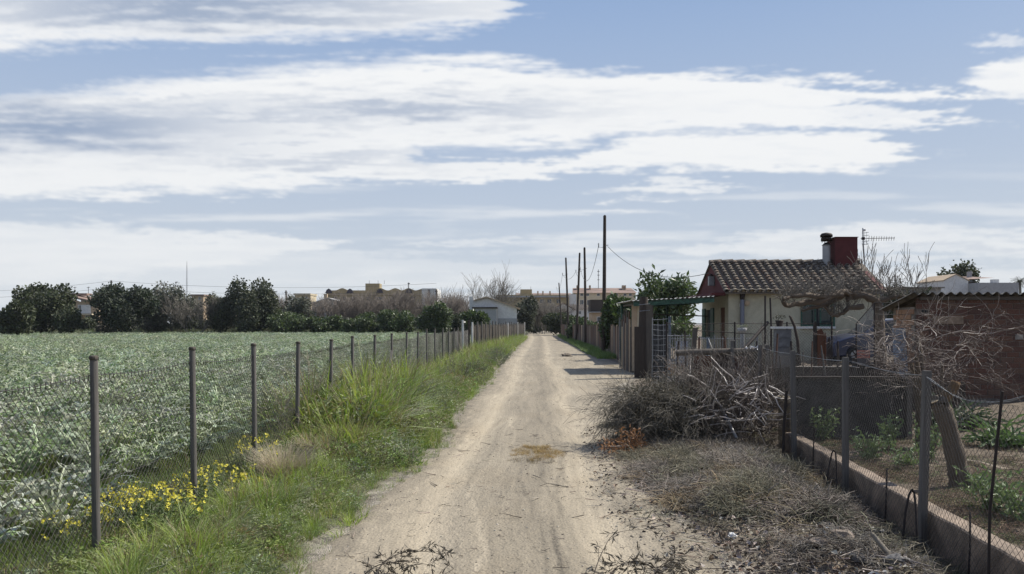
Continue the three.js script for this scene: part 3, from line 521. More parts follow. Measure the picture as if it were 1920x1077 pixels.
function limbs(m, r, p, d, len, rad, depth, o) {           // recursive branching
  const S = o.seg ?? 4, pts = [p.clone()], rs = [rad]; let q = p.clone(), dd = d.clone();
  for (let k = 1; k <= S; k++) { dd.add(rnd3(r).multiplyScalar(o.wig ?? .22)).add(V(0, o.up ?? .05, 0)).normalize(); q = q.clone().addScaledVector(dd, len / S); pts.push(q); rs.push(Math.max(o.min ?? .003, rad * (1 - (o.taper ?? .45) * k / S))); }
  m.tube(pts, rs, depth > 2 ? 6 : depth > 1 ? 4 : 3, depth > 2);
  if (depth <= 0) return;
  const n = o.kids ?? 4;
  for (let k = 0; k < n; k++) {
    const at2 = k === 0 ? 1 : .3 + .65 * r(), ix = Math.min(S, Math.max(1, Math.round(at2 * S))), side = rnd3(r), nd = dd.clone().addScaledVector(side, o.spread ?? .9).add(V(0, o.lift ?? .15, 0)).normalize();
    limbs(m, r, pts[ix], nd, len * (.55 + .3 * r()), Math.max(o.min ?? .003, rs[ix] * (k === 0 ? .85 : .6)), depth - 1, o);
  }
}
function leafyTree(name, label, px, top, base, wpx, d, cols, o = {}) {
  const x = atx(px, d), H = aty(top, d), W = wpx * .92 / FL * d / 2, y0 = o.y0 ?? 0, r = mulberry(Math.round(px * 7 + d)), t = thing(name, label, o.cat ?? 'tree', [x, y0, -d], o.group ?? 'trees behind the field');
  const tr = new MB(), low = (o.low ?? .06) * .6; limbs(tr, r, V(x, y0 - .1, -d), V(0, 1, 0), H * (.3 + low * .5), W * .05 + .02, 2, { kids: 4, min: .01, spread: .7 }); tr.part('trunk', M.greyBark, t);
  const lobes = [], n = o.lobes ?? 7, cy = y0 + (H - y0) * (.5 + low * .5), hy = (H - y0) * (.5 - low * .5);
  lobes.push([x, cy - hy * .1, -d, W * .66, hy * .74, W * .66]);
  for (let k = 0; k < n; k++) { const a = k / n * TAU + r(), e = (r() - .35) * 1.5, s = .26 + .26 * r(); lobes.push([x + Math.cos(a) * W * .7 * Math.cos(e * .7), cy + Math.sin(e) * hy * .72, -d + Math.sin(a) * W * .7, W * s, hy * s * (.8 + .5 * r()), W * s]); }
  crown(new MB(), r, lobes, Math.round((o.n ?? 2600) * (o.asp ? 1.2 : 2.9)), (o.asp ? o.leaf : (o.leaf ?? .2) * 1.42), o.asp ?? .75, cols, o.droop ?? 0).part('crown', o.mat ?? foliage, t, true);
  return t;
}
function bareTree(name, label, px, top, d, wpx, o = {}) {
  const x = atx(px, d), H = aty(top, d), r = mulberry(Math.round(px * 5 + d * 3)), t = thing(name, label, o.cat ?? 'tree', [x, 0, -d], o.group ?? 'bare trees behind the field'), tr = new MB(), tw = new MB(), W = wpx / FL * d / 2, stems = o.stems ?? 5;
  for (let k = 0; k < stems; k++) { const a = r() * TAU, sp = o.sp ?? W / H; limbs(k < 2 ? tr : tw, r, V(x + Math.cos(a) * W * .3, -.1, -d + Math.sin(a) * W * .3), V(Math.cos(a) * sp * .8, 1, Math.sin(a) * sp * .8).normalize(), H * .48, o.rad ?? .05, o.depth ?? 3, { kids: o.kids ?? 5, spread: .75, min: o.min ?? .014, lift: .25, up: .07 }); }
  tr.part('trunk', o.mat ?? M.greyBark, t); stuff(tw.part('branches', o.mat ?? M.greyBark, t));
  return t;
}
const cDark = [[.042, .054, .018], [.055, .068, .02], [.034, .045, .017]], cOlive = [[.10, .11, .075], [.08, .09, .055], [.12, .12, .09]], cOrange = [[.055, .085, .02], [.075, .11, .024], [.042, .066, .018]], cMid = [[.06, .075, .03], [.05, .065, .03]], cGreyBush = [[.13, .12, .10], [.10, .095, .075], [.11, .115, .08]];
leafyTree('evergreen_tree', 'tall dense evergreen at the far left end of the field', 78, 532, 632, 118, 104, cDark, { lobes: 10, n: 5200, leaf: .24, low: .05 });
leafyTree('evergreen_bush', 'dark bush in front of the leftmost evergreen', 36, 566, 640, 62, 88, cDark, { n: 2600, low: .02, leaf: .22 });
leafyTree('evergreen_bush', 'smaller green bush just right of the leftmost evergreen', 124, 574, 632, 50, 102, cMid, { n: 2000, low: .02 });
leafyTree('round_tree', 'round dark clipped tree right of the far left house', 231, 537, 628, 112, 105, [[.022, .034, .014], [.03, .042, .016]], { lobes: 12, n: 7000, leaf: .22, low: .08 });
leafyTree('olive_tree', 'grey green olive tree right of the round dark tree', 325, 540, 622, 92, 112, cOlive, { n: 2200, low: .1 });
bareTree('bare_tree', 'grey bare shrub beside the olive tree', 365, 560, 110, 66, { stems: 7 });
leafyTree('evergreen_tree', 'narrow dark evergreen left of the tall pale crowned tree', 412, 556, 625, 56, 112, cDark, { low: .05, n: 2200 });
leafyTree('holm_oak', 'tallest tree with open crown above the orange grove', 474, 522, 626, 96, 112, [[.055, .065, .03], [.045, .055, .025]], { lobes: 11, n: 4800, low: .1, leaf: .22 });
leafyTree('olive_tree', 'grey green olive tree right of the tallest tree', 560, 553, 622, 74, 120, cOlive, { n: 1800 });
leafyTree('olive_tree', 'grey leaved shrub tree left of the white cottage wall', 285, 566, 622, 60, 113, cGreyBush, { n: 1500 });
[[14, 590, 30, 96], [165, 592, 44, 118], [196, 600, 40, 110], [272, 590, 50, 118], [300, 598, 46, 114], [350, 592, 60, 118], [388, 596, 46, 120], [436, 590, 50, 120], [500, 592, 56, 122], [572, 590, 60, 124], [640, 596, 54, 120], [718, 596, 60, 122], [780, 594, 56, 118], [850, 590, 44, 112]].forEach(([px, top, w, d], k) => leafyTree('field_shrub', ['low shrub at the extreme left of the field edge', 'low shrub below the tan two storey house', 'low shrub under the left side of the round dark tree', 'low shrub under the right side of the round dark tree', 'low shrub below the grey olive tree', 'low grey shrub below the radio mast', 'low shrub left of the narrow evergreen', 'low shrub between the narrow evergreen and the tallest tree', 'low shrub right of the tallest tree', 'low shrub behind the broad orange tree', 'low shrub left of the ochre building', 'low shrub below the roof tower', 'low shrub below the white building end', 'low shrub left of the white cottage'][k], px, top, 628, w, d, [cMid, cDark, cGreyBush, cOlive][k % 4], { cat: 'shrub', group: 'shrubs along the field edge', n: 900, low: 0, lobes: 5 }));
[[.72, 38, 5], [.70, 52, 6], [.78, 30, 4]].forEach(([s, d, h], k) => leafyTree('garden_tree', ['tree beyond the brick shed, outside the right edge', 'taller tree far beyond the brick shed, outside the right edge', 'nearer tree outside the right edge'][k], 960 + s * FL, 608 - (h - 1.7) / d * FL, 640, 3.6 / d * FL, d, cMid, { n: 1500, group: 'trees on the right' }));
const og = { cat: 'orange tree', group: 'orange trees along the field', low: 0, n: 2900, leaf: .2, mat: glossFoliage };
[[470, 604, 44, 'smallest orange tree below the tallest tree'], [536, 580, 84, 'broad orange tree right of the tallest tree'], [608, 590, 74, 'low orange tree below the grey gabled house'], [690, 580, 56, 'orange tree peeking over the row below the ochre building'], [676, 598, 76, 'low orange tree below the ochre building'], [745, 584, 70, 'orange tree below the white end of the ochre building'], [816, 569, 80, 'largest orange tree near the pale gate post'], [890, 579, 60, 'orange tree in front of the white cottage']].forEach(([px, top, w, l], k) => leafyTree('orange_tree', l, px, top, 628, w, [114, 112, 113, 122, 110, 108, 100, 84][k], cOrange, og));
[[610, 560, 124, 90], [660, 556, 126, 80], [715, 552, 128, 90], [770, 553, 130, 80], [835, 552, 128, 90], [865, 560, 118, 60], [520, 560, 126, 50]].forEach(([px, top, d, w], k) => bareTree('thicket_tree', ['bare grey thicket behind the low orange tree', 'bare brown tree below the left part of the ochre building', 'bare brown tree below the ochre roof tower', 'bare brown tree below the white building end', 'bare thicket left of the white cottage', 'bare shrub touching the white cottage', 'bare grey thicket behind the broad orange tree'][k], px, top, d, w, { stems: 10, depth: 3, kids: 6, min: .017, mat: M.thicket }));
bareTree('bare_tree', 'tall bare tree rising behind the white cottage', 918, 519, 135, 96, { stems: 4, rad: .12, kids: 6, min: .016 });
leafyTree('evergreen_bush', 'green bush behind the white cottage roof', 985, 560, 612, 56, 130, [[.04, .05, .022], [.05, .055, .03]], { n: 2200 });
leafyTree('evergreen_bush', 'dark bush where the track bends away', 1050, 586, 630, 70, 125, cDark, { n: 2600, low: 0, group: 'bushes at the end of the track' });
bareTree('bare_tree', 'grey bare shrub at the end of the track', 1015, 566, 140, 56, { stems: 8, kids: 6, min: .018, group: 'bushes at the end of the track' });
bareTree('bare_tree', 'pale bare shrub left of the far power poles', 1040, 572, 150, 50, { stems: 8, kids: 6, min: .018, group: 'bushes at the end of the track' });
leafyTree('evergreen_bush', 'low hedge bush closing the end of the track on its left', 1000, 600, 626, 44, 150, cMid, { n: 1500, low: 0, group: 'bushes at the end of the track' });
leafyTree('evergreen_bush', 'low hedge bush closing the end of the track on its right', 1034, 602, 626, 56, 165, [[.07, .085, .035]], { n: 1600, low: 0, group: 'bushes at the end of the track' });
leafyTree('evergreen_bush', 'green shrub behind the reed fence near the tallest pole', 1158, 556, 650, 60, 46, [[.06, .10, .022], [.045, .075, .02]], { n: 2600, leaf: .16, low: 0, mat: glossFoliage, group: 'bushes by the porch' });
leafyTree('evergreen_bush', 'green shrub showing over the far reed fence', 1090, 590, 640, 60, 84, [[.065, .095, .03]], { n: 1500, low: 0, group: 'bushes by the porch' });
leafyTree('loquat_tree', 'large leaved fruit tree behind the green porch beam', 1240, 506, 640, 128, 40, [[.06, .095, .025], [.08, .12, .03], [.05, .08, .022]], { lobes: 14, n: 4600, leaf: .30, asp: .36, droop: .2, low: .18, mat: glossFoliage, group: 'bushes by the porch' });
leafyTree('evergreen_bush', 'leafy bush seen under the porch roof', 1278, 590, 650, 60, 34, [[.07, .11, .03], [.09, .14, .035]], { n: 1300, leaf: .2, asp: .4, low: 0, y0: .3, mat: glossFoliage, group: 'bushes by the porch' });
leafyTree('evergreen_tree', 'rounded tree behind the far right white house', 1792, 490, 560, 76, 100, cDark, { n: 3200, low: .25, group: 'trees on the right' });
leafyTree('evergreen_bush', 'dark hedge behind the bare pruned branches', 1700, 538, 570, 90, 70, cDark, { n: 2200, low: 0, group: 'trees on the right' });
{ // palm at the right edge
  const d = 110, [x, , z] = at(1913, 0, d), top = aty(527, d), t = thing('palm_tree', 'small palm at the right edge of the view', 'palm', [x, 0, z]), m = new MB(), r = mulberry(5);
  tube([[x, -.2, z], [x + .1, top * .5, z], [x, top, z]], [.22, .17, .15], 8).part('trunk', M.greyBark, t);
  for (let k = 0; k < 34; k++) { const a = k * 2.4, e = .9 - k / 34 * 1.7; let p = V(x, top, z), dd = V(Math.cos(a) * Math.cos(e), Math.sin(e), Math.sin(a) * Math.cos(e)); for (let s = 0; s < 7; s++) { const q = p.clone().addScaledVector(dd, .18); m.col = leafVary(r, [.05, .06, .028], .2); for (const sg of [-1, 1]) m.card(p, V(dd.x, dd.y - .1, dd.z).addScaledVector(V(-Math.sin(a), 0, Math.cos(a)), sg).normalize(), V(0, 1, .2).normalize(), .34, .06); p = q; dd.y -= .16; dd.normalize(); } }
  m.part('crown', foliage, t, true);
}

// ---------------------------------------------------------------- far buildings
function windowPart(parent, x0, x1, y0, y1, z, frameMat = M.white, sash = true) {      // on a wall that faces the camera at depth plane z
  const w = box(x0, x1, y0, y1, z - .06, z + .012).part('window', M.glass, parent), e = .06;
  new MB().box(x0 - e, x0, y0 - e, y1 + e, z - .06, z + .05).box(x1, x1 + e, y0 - e, y1 + e, z - .06, z + .05).box(x0, x1, y1, y1 + e, z - .06, z + .05).part('frame', frameMat, w);
  box(x0 - e * 2, x1 + e * 2, y0 - e * 1.6, y0, z - .06, z + .09).part('sill', frameMat, w);
  if (sash) box((x0 + x1) / 2 - .025, (x0 + x1) / 2 + .025, y0, y1, z + .012, z + .03).part('sash', frameMat, w);
}
function gableRoof(parent, x0, x1, z0, z1, y0, y1, material, along = 'x', over = .25, th = .12, name = 'roof') {   // ridge along x or z
  const m = new MB(), f = (a, b) => m.quad(...a) && m.quad(...b); let q;
  if (along === 'x') { const zm = (z0 + z1) / 2; q = [[[x0 - over, y0, z1 + over], [x1 + over, y0, z1 + over], [x1 + over, y1, zm], [x0 - over, y1, zm]], [[x0 - over, y1, zm], [x1 + over, y1, zm], [x1 + over, y0, z0 - over], [x0 - over, y0, z0 - over]]]; }
  else { const xm = (x0 + x1) / 2; q = [[[x0 - over, y0, z0 - over], [x0 - over, y0, z1 + over], [xm, y1, z1 + over], [xm, y1, z0 - over]], [[xm, y1, z0 - over], [xm, y1, z1 + over], [x1 + over, y0, z1 + over], [x1 + over, y0, z0 - over]]]; }
  for (const s of q) { m.quad(...s); m.quad(...s.map((p) => [p[0], p[1] + th, p[2]])); for (let k = 0; k < 4; k++) { const a = s[k], b = s[(k + 1) % 4]; m.quad(a, b, [b[0], b[1] + th, b[2]], [a[0], a[1] + th, a[2]]); } }
  return m.part(name, material, parent, true);
}
function gableWall(parent, x0, x1, z0, z1, yb, ye, yr, material, name = 'wall') { // walls with gables facing the camera (ridge along z)
  const m = new MB(), xm = (x0 + x1) / 2; for (const z of [z0, z1]) { const k = m.n; for (const p of [[x0, yb], [x1, yb], [x1, ye], [xm, yr], [x0, ye]]) m.v(p[0], p[1], z, p[0], p[1]); m.i.push(k, k + 1, k + 2, k, k + 2, k + 3, k, k + 3, k + 4); }
  for (const x of [x0, x1]) m.quad([x, yb, z0], [x, yb, z1], [x, ye, z1], [x, ye, z0]); return m.part(name, material, parent, true);
}
{ // white cottage by the far fence
  const d = 104, X = (p) => atx(p, d), Y = (p) => aty(p, d), z = -d, t = thing('white_cottage', 'white cottage with shallow gable beside the far end of the left fence', 'house', [X(930), 0, z - 4]);
  const m = new MB(), pr = [[X(888), 0], [X(969), 0], [X(969), Y(578)], [X(912), Y(558)], [X(888), Y(565)]];
  for (const zz of [z, z - 8]) { const k = m.n; pr.forEach((p) => m.v(p[0], p[1], zz, p[0], p[1])); m.i.push(k, k + 1, k + 2, k, k + 2, k + 3, k, k + 3, k + 4); } for (const p of [pr[0], pr[1]]) m.quad([p[0], 0, z], [p[0], 0, z - 8], [p[0], p === pr[0] ? pr[4][1] : pr[2][1], z - 8], [p[0], p === pr[0] ? pr[4][1] : pr[2][1], z]); m.part('wall', M.white, t, true);
  const rf = new MB(); for (const [a, b] of [[pr[4], pr[3]], [pr[3], pr[2]]]) { const ex = b === pr[2] ? .45 : 0, sl = (b[1] - a[1]) / (b[0] - a[0]); const bx = b[0] + ex, by = b[1] + ex * sl; rf.bar([a[0], a[1] + .06, z + .3], [bx, by + .06, z + .3], .16, .12); rf.quad([a[0], a[1] + .10, z + .3], [bx, by + .10, z + .3], [bx, by + .10, z - 8.2], [a[0], a[1] + .10, z - 8.2]); } rf.part('roof', M.tan, t, true);
  box(X(880), X(888), 2.6, Y(556), z - 1.2, z - .4).part('chimney', M.white, t);
  const an = box(X(888), X(932), 0, Y(579), z + .01, z + 1.6).part('annex', M.greyWall, t); box(X(886), X(933), Y(579), Y(576.6), z + .01, z + 1.8).part('annex_roof', M.darkWood, an);
  box(X(932.4), X(933.6), .3, Y(579), z + .03, z + .12).part('downpipe', M.white, t); box(X(929), X(969.6), 0, Y(597.4), z + .02, z + .10).part('plinth', M.greyWall, t);
  bar([X(969), Y(590), z - .2], [X(973), Y(584), z - .2], .06, .06).part('bracket', M.white, t);
}
{ // far left house
  const d = 150, X = (p) => atx(p, d), Y = (p) => aty(p, d), z = -d, t = thing('stucco_house', 'tan two storey house between the far left trees', 'house', [X(150), 0, z - 4]);
  const m = new MB(); const pr = [[X(108), 0], [X(183), 0], [X(183), Y(566)], [X(150), Y(566)], [X(118), Y(553)], [X(108), Y(553)]]; for (const zz of [z, z - 8]) { const k = m.n; pr.forEach((p) => m.v(p[0], p[1], zz, p[0], p[1])); for (let j = 1; j < 5; j++) m.i.push(k, k + j, k + j + 1); } m.quad([pr[1][0], 0, z], [pr[1][0], 0, z - 8], [pr[1][0], pr[2][1], z - 8], [pr[1][0], pr[2][1], z]); m.part('wall', M.tan, t, true);
  const a = [X(112), Y(550.5)], b = [X(187), Y(567)], rf = new MB(); rf.quad([a[0], a[1], z + .6], [b[0], b[1], z + .6], [b[0], b[1], z - 8.5], [a[0], a[1], z - 8.5]); rf.bar([a[0], a[1] - .16, z + .5], [b[0], b[1] - .16, z + .5], .2, .3); rf.part('roof', M.pinkRoof, t, true);
  box(X(115), X(146), Y(553), Y(549), z - 5, z - 3).part('parapet', M.pinkRoof, t); box(X(166), X(170), Y(564), Y(553), z - 3, z - 2).part('chimney', M.greyWall, t);
  box(X(146), X(170), Y(588), Y(572), z + .02, z + .10).part('loggia', M.white, t); windowPart(t, X(147.5), X(152), Y(583), Y(573), z + .12); box(X(143), X(178), Y(591), Y(588.6), z + .02, z + 1.2).part('balcony', M.cream, t); windowPart(t, X(160), X(170), Y(600), Y(592), z + .02);
  for (const p of [118, 144]) { const an = tube([[X(p), Y(553), z - 4], [X(p), Y(536), z - 4]], .05, 5).part('aerial', M.wire, t); tube([[X(p - 3), Y(538), z - 4], [X(p + 3), Y(537), z - 4]], .04, 4).part('crossbar', M.wire, an); }
}
{ // ochre apartment building with scalloped parapet
  const d = 225, X = (p) => atx(p, d), Y = (p) => aty(p, d), z = -d, t = thing('apartment_building', 'long ochre apartment building with scalloped roof edge and roof tower', 'building', [X(700), 0, z - 6]);
  box(X(607), X(790), 0, Y(552), z - 12, z).part('wall', M.ochre, t); box(X(790.2), X(818), 0, Y(541), z - 14, z - .5).part('end_wall', M.white, t); box(X(607), X(790), Y(553.5), Y(551.4), z + .003, z + .5).part('cornice', M.tan, t);
  const pts = []; for (let p = 610; p <= 790; p += 2) { const s = Math.max(0, ...[640, 712, 740, 765].map((c) => 1 - Math.abs(p - c) / 13)); pts.push([X(p), Y(544.5 - 4.2 * (s * s * (3 - 2 * s)) - (p > 780 ? (p - 780) * .3 : 0))]); }
  const m = new MB(); for (let k = 0; k < pts.length - 1; k++) { const a = pts[k], b = pts[k + 1], yb = Y(552); m.quad([a[0], yb, z - 1], [b[0], yb, z - 1], [b[0], b[1], z - 1], [a[0], a[1], z - 1]); m.quad([a[0], a[1], z - 1], [b[0], b[1], z - 1], [b[0], b[1], z - 1.6], [a[0], a[1], z - 1.6]); } m.part('parapet', M.ochre, t, true);
  box(X(680), X(707), Y(551), Y(530.5), z - 8, z - 4).part('roof_tower', M.ochre, t);
  for (const c of [615, 655, 711, 766]) { const mm = new MB(), k = mm.n; for (const [px, py] of [[c - 7, 550], [c + 7, 550], [c + 4, 543.5], [c, 541], [c - 4, 543.5]]) mm.v(X(px), Y(py), z - .7); mm.i.push(k, k + 1, k + 2, k, k + 2, k + 3, k, k + 3, k + 4); mm.part('dormer', mat([.05, .045, .06]), t, true); }
  for (const c of [628, 645, 662, 690, 718, 735, 752, 775]) windowPart(t, X(c - 3), X(c + 3), Y(567), Y(557), z, M.tan); windowPart(t, X(703), X(719), Y(563), Y(557), z + .002, M.tan, false); windowPart(t, X(802), X(806), Y(553), Y(543), z - .5);
  for (const c of [685, 702, 714]) tube([[X(c), Y(531), z - 6], [X(c), Y(524), z - 6]], .05, 4).part('aerial', M.wire, t);
  const b = tube([[X(763.5), Y(545), z - 3], [X(763.5), Y(529), z - 3]], .12, 5).part('aerial', M.darkIron, t); tube([[X(761.5), Y(531), z - 3], [X(766), Y(531), z - 3]], .12, 4).part('crossbar', M.darkIron, b);
}
{ // grey gabled house
  const d = 165, X = (p) => atx(p, d), Y = (p) => aty(p, d), z = -d, t = thing('gabled_house', 'grey gabled house left of the ochre building', 'house', [X(615), 0, z - 4]); gableWall(t, X(585), X(645), z - 9, z, 0, Y(571), Y(560), M.greyWall); gableRoof(t, X(585), X(645), z - 9, z, Y(571), Y(560), M.greyWall, 'z', .5, .15);
  box(X(600), X(604), Y(566), Y(550), z - 5, z - 4.3).part('chimney', M.tan, t); windowPart(t, X(622), X(627), Y(585), Y(578), z);
}
{ const d = 200, X = (p) => atx(p, d), Y = (p) => aty(p, d), z = -d, t = thing('flat_roof_house', 'small cream flat roofed house right of the tallest tree', 'house', [X(570), 0, z - 3]); box(X(552), X(582), 0, Y(554), z - 6, z).part('wall', M.cream, t); box(X(551), X(583), Y(554), Y(550.6), z - 6.5, z + .6).part('roof', M.cream, t); windowPart(t, X(572), X(576), Y(560), Y(556), z); }
{ const d = 215, X = (p) => atx(p, d), Y = (p) => aty(p, d), z = -d, t = thing('roof_block', 'tan block with terracotta top near the radio mast', 'house', [X(370), 0, z - 3]); box(X(359), X(381), 0, Y(555), z - 6, z).part('wall', M.tan, t); box(X(357), X(383), Y(555), Y(552.4), z - 6.4, z + .5).part('roof', M.pinkRoof, t); windowPart(t, X(372), X(376), Y(562), Y(557), z);
  const u = thing('long_house', 'low tan house with dark roof right of the radio mast', 'house', [X(415), 0, z - 9]); box(X(384), X(440), 0, Y(561), z - 15, z - 8).part('wall', M.tan, u); gableRoof(u, X(384), X(440), z - 15, z - 8, Y(561), Y(557), M.darkWood, 'x', .4); windowPart(u, X(400), X(405), Y(569), Y(564), z - 8); }
{ // terraces at the end of the track
  const d = 230, X = (p) => atx(p, d), Y = (p) => aty(p, d), z = -d, t = thing('terrace_block', 'ochre terrace with flat front at the end of the track', 'building', [X(1010), 0, z - 5]);
  box(X(930), X(1067), 0, Y(553), z - 10, z).part('wall', M.ochre, t); box(X(1067.2), X(1081), 0, Y(552), z - 12, z - .6).part('end_wall', M.white, t); box(X(930), X(1067), Y(558), Y(555.5), z + .003, z + .9).part('canopy', M.greyWall, t); box(X(976), X(998), Y(553), Y(542), z - 8, z - 3).part('roof_tower', M.ochre, t);
  for (const c of [985, 1003, 1016, 1030, 1047]) windowPart(t, X(c - 3.5), X(c + 3.5), Y(569), Y(561.5), z, M.tan); for (const c of [990, 1008, 1024, 1040]) windowPart(t, X(c - 3), X(c + 3), Y(585), Y(577), z, M.tan);
  const rf = new MB().quad([X(968), Y(552.8), z - 10.2], [X(1078), Y(552.8), z - 10.2], [X(1078), Y(546), z - 16], [X(968), Y(546), z - 16]).part('roof', M.pinkRoof, t, true);
  for (const c of [1011, 1021, 1035]) box(X(c - 1.2), X(c + 1.2), Y(552), Y(543), z - 13, z - 11).part('chimney', M.tan, rf); tube([[X(996), Y(543), z - 5], [X(996), Y(536), z - 5]], .05, 4).part('aerial', M.wire, t);
}
{ const d = 245, X = (p) => atx(p, d), Y = (p) => aty(p, d), z = -d, t = thing('row_houses', 'row of pale houses under long red roof behind the power poles', 'building', [X(1130), 0, z - 6]);
  box(X(1076), X(1192), 0, Y(549), z - 12, z).part('wall', M.cream, t); const rf = new MB().quad([X(1073), Y(549.6), z + .8], [X(1194), Y(549.6), z + .8], [X(1190), Y(538.5), z - 7], [X(1077), Y(538.5), z - 7]).part('roof', M.pinkRoof, t, true);
  for (const c of [1085, 1109, 1172, 1176]) box(X(c - 1.3), X(c + 1.3), Y(543), Y(534), z - 6, z - 4).part('chimney', M.tan, rf);
  for (const c of [1091, 1102, 1122, 1147, 1156, 1172, 1182]) windowPart(t, X(c - 2.6), X(c + 2.6), Y(555), Y(550.8), z, M.white, false); for (const c of [1091, 1104, 1122, 1150, 1172]) windowPart(t, X(c - 3), X(c + 3), Y(572), Y(563), z, M.white);
  const an = tube([[X(1126), Y(540), z - 6], [X(1126), Y(503), z - 6]], .09, 5).part('aerial', M.wire, t); for (const p of [507, 514, 523]) tube([[X(1124), Y(p), z - 6], [X(1128.5), Y(p), z - 6]], .09, 4).part('crossbar', M.wire, an); }
{ const d = 165, X = (p) => atx(p, d), Y = (p) => aty(p, d), z = -d, t = thing('small_house', 'small white house with brown roof seen between the far poles', 'house', [X(1070), 0, z - 4]); gableWall(t, X(1038), X(1075), z - 7, z, 0, Y(581), Y(569), M.white); gableRoof(t, X(1038), X(1075), z - 7, z, Y(581), Y(569), M.pinkRoof, 'z', .35); box(X(1075.2), X(1106), 0, Y(579), z - 7, z - 1).part('wing', M.white, t); new MB().quad([X(1069), Y(570), z - 5], [X(1075.2), Y(580), z - .6], [X(1107), Y(579), z - .6], [X(1100), Y(570), z - 5]).part('wing_roof', M.darkWood, t, true); windowPart(t, X(1086), X(1090), Y(589), Y(584), z - 1);
  const u = thing('shed_house', 'brown shed with pink wall left of the tallest pole', 'house', [atx(1124, 105), 0, -108]), Xu = (p) => atx(p, 105), Yu = (p) => aty(p, 105); box(Xu(1110), Xu(1137), 0, Yu(585), -109, -105).part('wall', M.tan, u); box(Xu(1108), Xu(1138), Yu(584.8), Yu(562), -108.6, -105.6).part('upper_wall', M.darkWood, u); box(Xu(1107), Xu(1139), Yu(586.5), Yu(584.8), -109, -104.6).part('ledge', M.greyWall, u); windowPart(u, Xu(1120), Xu(1129), Yu(604), Yu(595), -105, M.white, false); }
{ // far right house
  const d = 92, X = (p) => atx(p, d), Y = (p) => aty(p, d), z = -d, t = thing('hill_house', 'white house with brown tiled roof above the brick shed', 'house', [X(1830), 0, z - 3]);
  gableWall(t, X(1770), X(1816), z - 6, z, 0, Y(527), Y(515), M.white); gableRoof(t, X(1770), X(1816), z - 6, z, Y(527), Y(515), M.tan, 'z', .1, .08); box(X(1816), X(1862), 0, Y(530), z - 6, z - .6).part('wing', M.rust, t); new MB().quad([X(1814), Y(524), z - .2], [X(1868), Y(521), z - .2], [X(1862), Y(514), z - 5], [X(1816), Y(514), z - 5]).part('wing_roof', M.pinkRoof, t, true); box(X(1850), X(1855), Y(518), Y(506), z - 4, z - 3.4).part('chimney', M.greyWall, t);
  box(X(1816), X(1890), 0, Y(532), z + .01, z + 2).part('terrace', M.greyWall, t); box(X(1853), X(1864), Y(532), Y(525), z + .4, z + 1).part('water_tank', M.white, t); windowPart(t, X(1822), X(1830), Y(529), Y(525), z - .6, M.darkWood, false);
}
{ const d = 72, X = (p) => atx(p, d), Y = (p) => aty(p, d), z = -d, t = thing('grey_block', 'low grey flat building behind the bare branches', 'building', [X(1710), 0, z - 3]); box(X(1640), X(1765), 0, Y(541), z - 6, z).part('wall', M.greyWall, t); box(X(1637), X(1768), Y(541), Y(538.6), z - 6.4, z + .4).part('roof', M.concrete, t); }

// ---------------------------------------------------------------- poles, wires, mast
const wireMat = mat([.05, .05, .05], { roughness: .6 });
function sagWire(name, label, a, b, sag, r = .012, group = 'overhead wires') { const pts = []; for (let k = 0; k <= 14; k++) { const t = k / 14; pts.push([lerp(a[0], b[0], t), lerp(a[1], b[1], t) - 4 * sag * t * (1 - t), lerp(a[2], b[2], t)]); } return solo(name, tube(pts, r, 4).geo(), wireMat, label, 'wire', group); }
const poleTops = [];
[[1134, 405, 1131, 46, 'nearest and tallest wooden power pole by the reed fence'], [1096, 465, 1098, 66, 'second wooden power pole along the reed fence'], [1087, 475, 1080, 75, 'leaning wooden power pole, third along the reed fence'], [1061, 484, 1066, 84, 'dark power pole, fourth along the reed fence'], [1048, 531, 1054, 121, 'last small power pole where the track bends']].forEach(([tx, ty, bx, d, l]) => {
  const t = thing('power_pole', l, 'power pole', [atx(bx, d), 0, -d], 'power poles along the track'), T = at(tx, ty, d), B = [atx(bx, d), -.4, -d], mid = [lerp(B[0], T[0], .5) + .02, T[1] / 2, -d];
  tube([B, mid, T, [T[0], T[1] + .05, T[2]]], [.125, .105, .085, .03], 10).part('shaft', M.darkWood, t);
  const k = [T[0], T[1] - 1.75 + (d > 100 ? .9 : 0), T[2]]; tube([[k[0] - .02, k[1], k[2]], [k[0] - .32, k[1] - .02, k[2]], [k[0] - .34, k[1] + .14, k[2]]], .018, 5).part('bracket', M.darkIron, t); tube([[k[0] - .34, k[1] + .1, k[2]], [k[0] - .34, k[1] + .2, k[2]], [k[0] - .34, k[1] + .25, k[2]]], [.035, .05, .02], 8).part('insulator', M.white, t); tube([[k[0], k[1] + .1, k[2]], [k[0] + .2, k[1] + .12, k[2]]], .016, 5).part('bracket', M.darkIron, t);
  poleTops.push([k[0] - .34, k[1] + .1, k[2]]);
});
['overhead wire between the nearest and second poles', 'overhead wire between the second and leaning poles', 'overhead wire between the leaning and fourth poles', 'overhead wire between the fourth and last poles'].forEach((l, k) => sagWire('overhead_wire', l, poleTops[k], poleTops[k + 1], [1.45, .5, .6, 1.0][k], .014));
sagWire('overhead_wire', 'overhead wire from the nearest pole down to the house gable', [poleTops[0][0] + .5, poleTops[0][1] - .05, -46], at(1331, 512, 31), .75, .013);
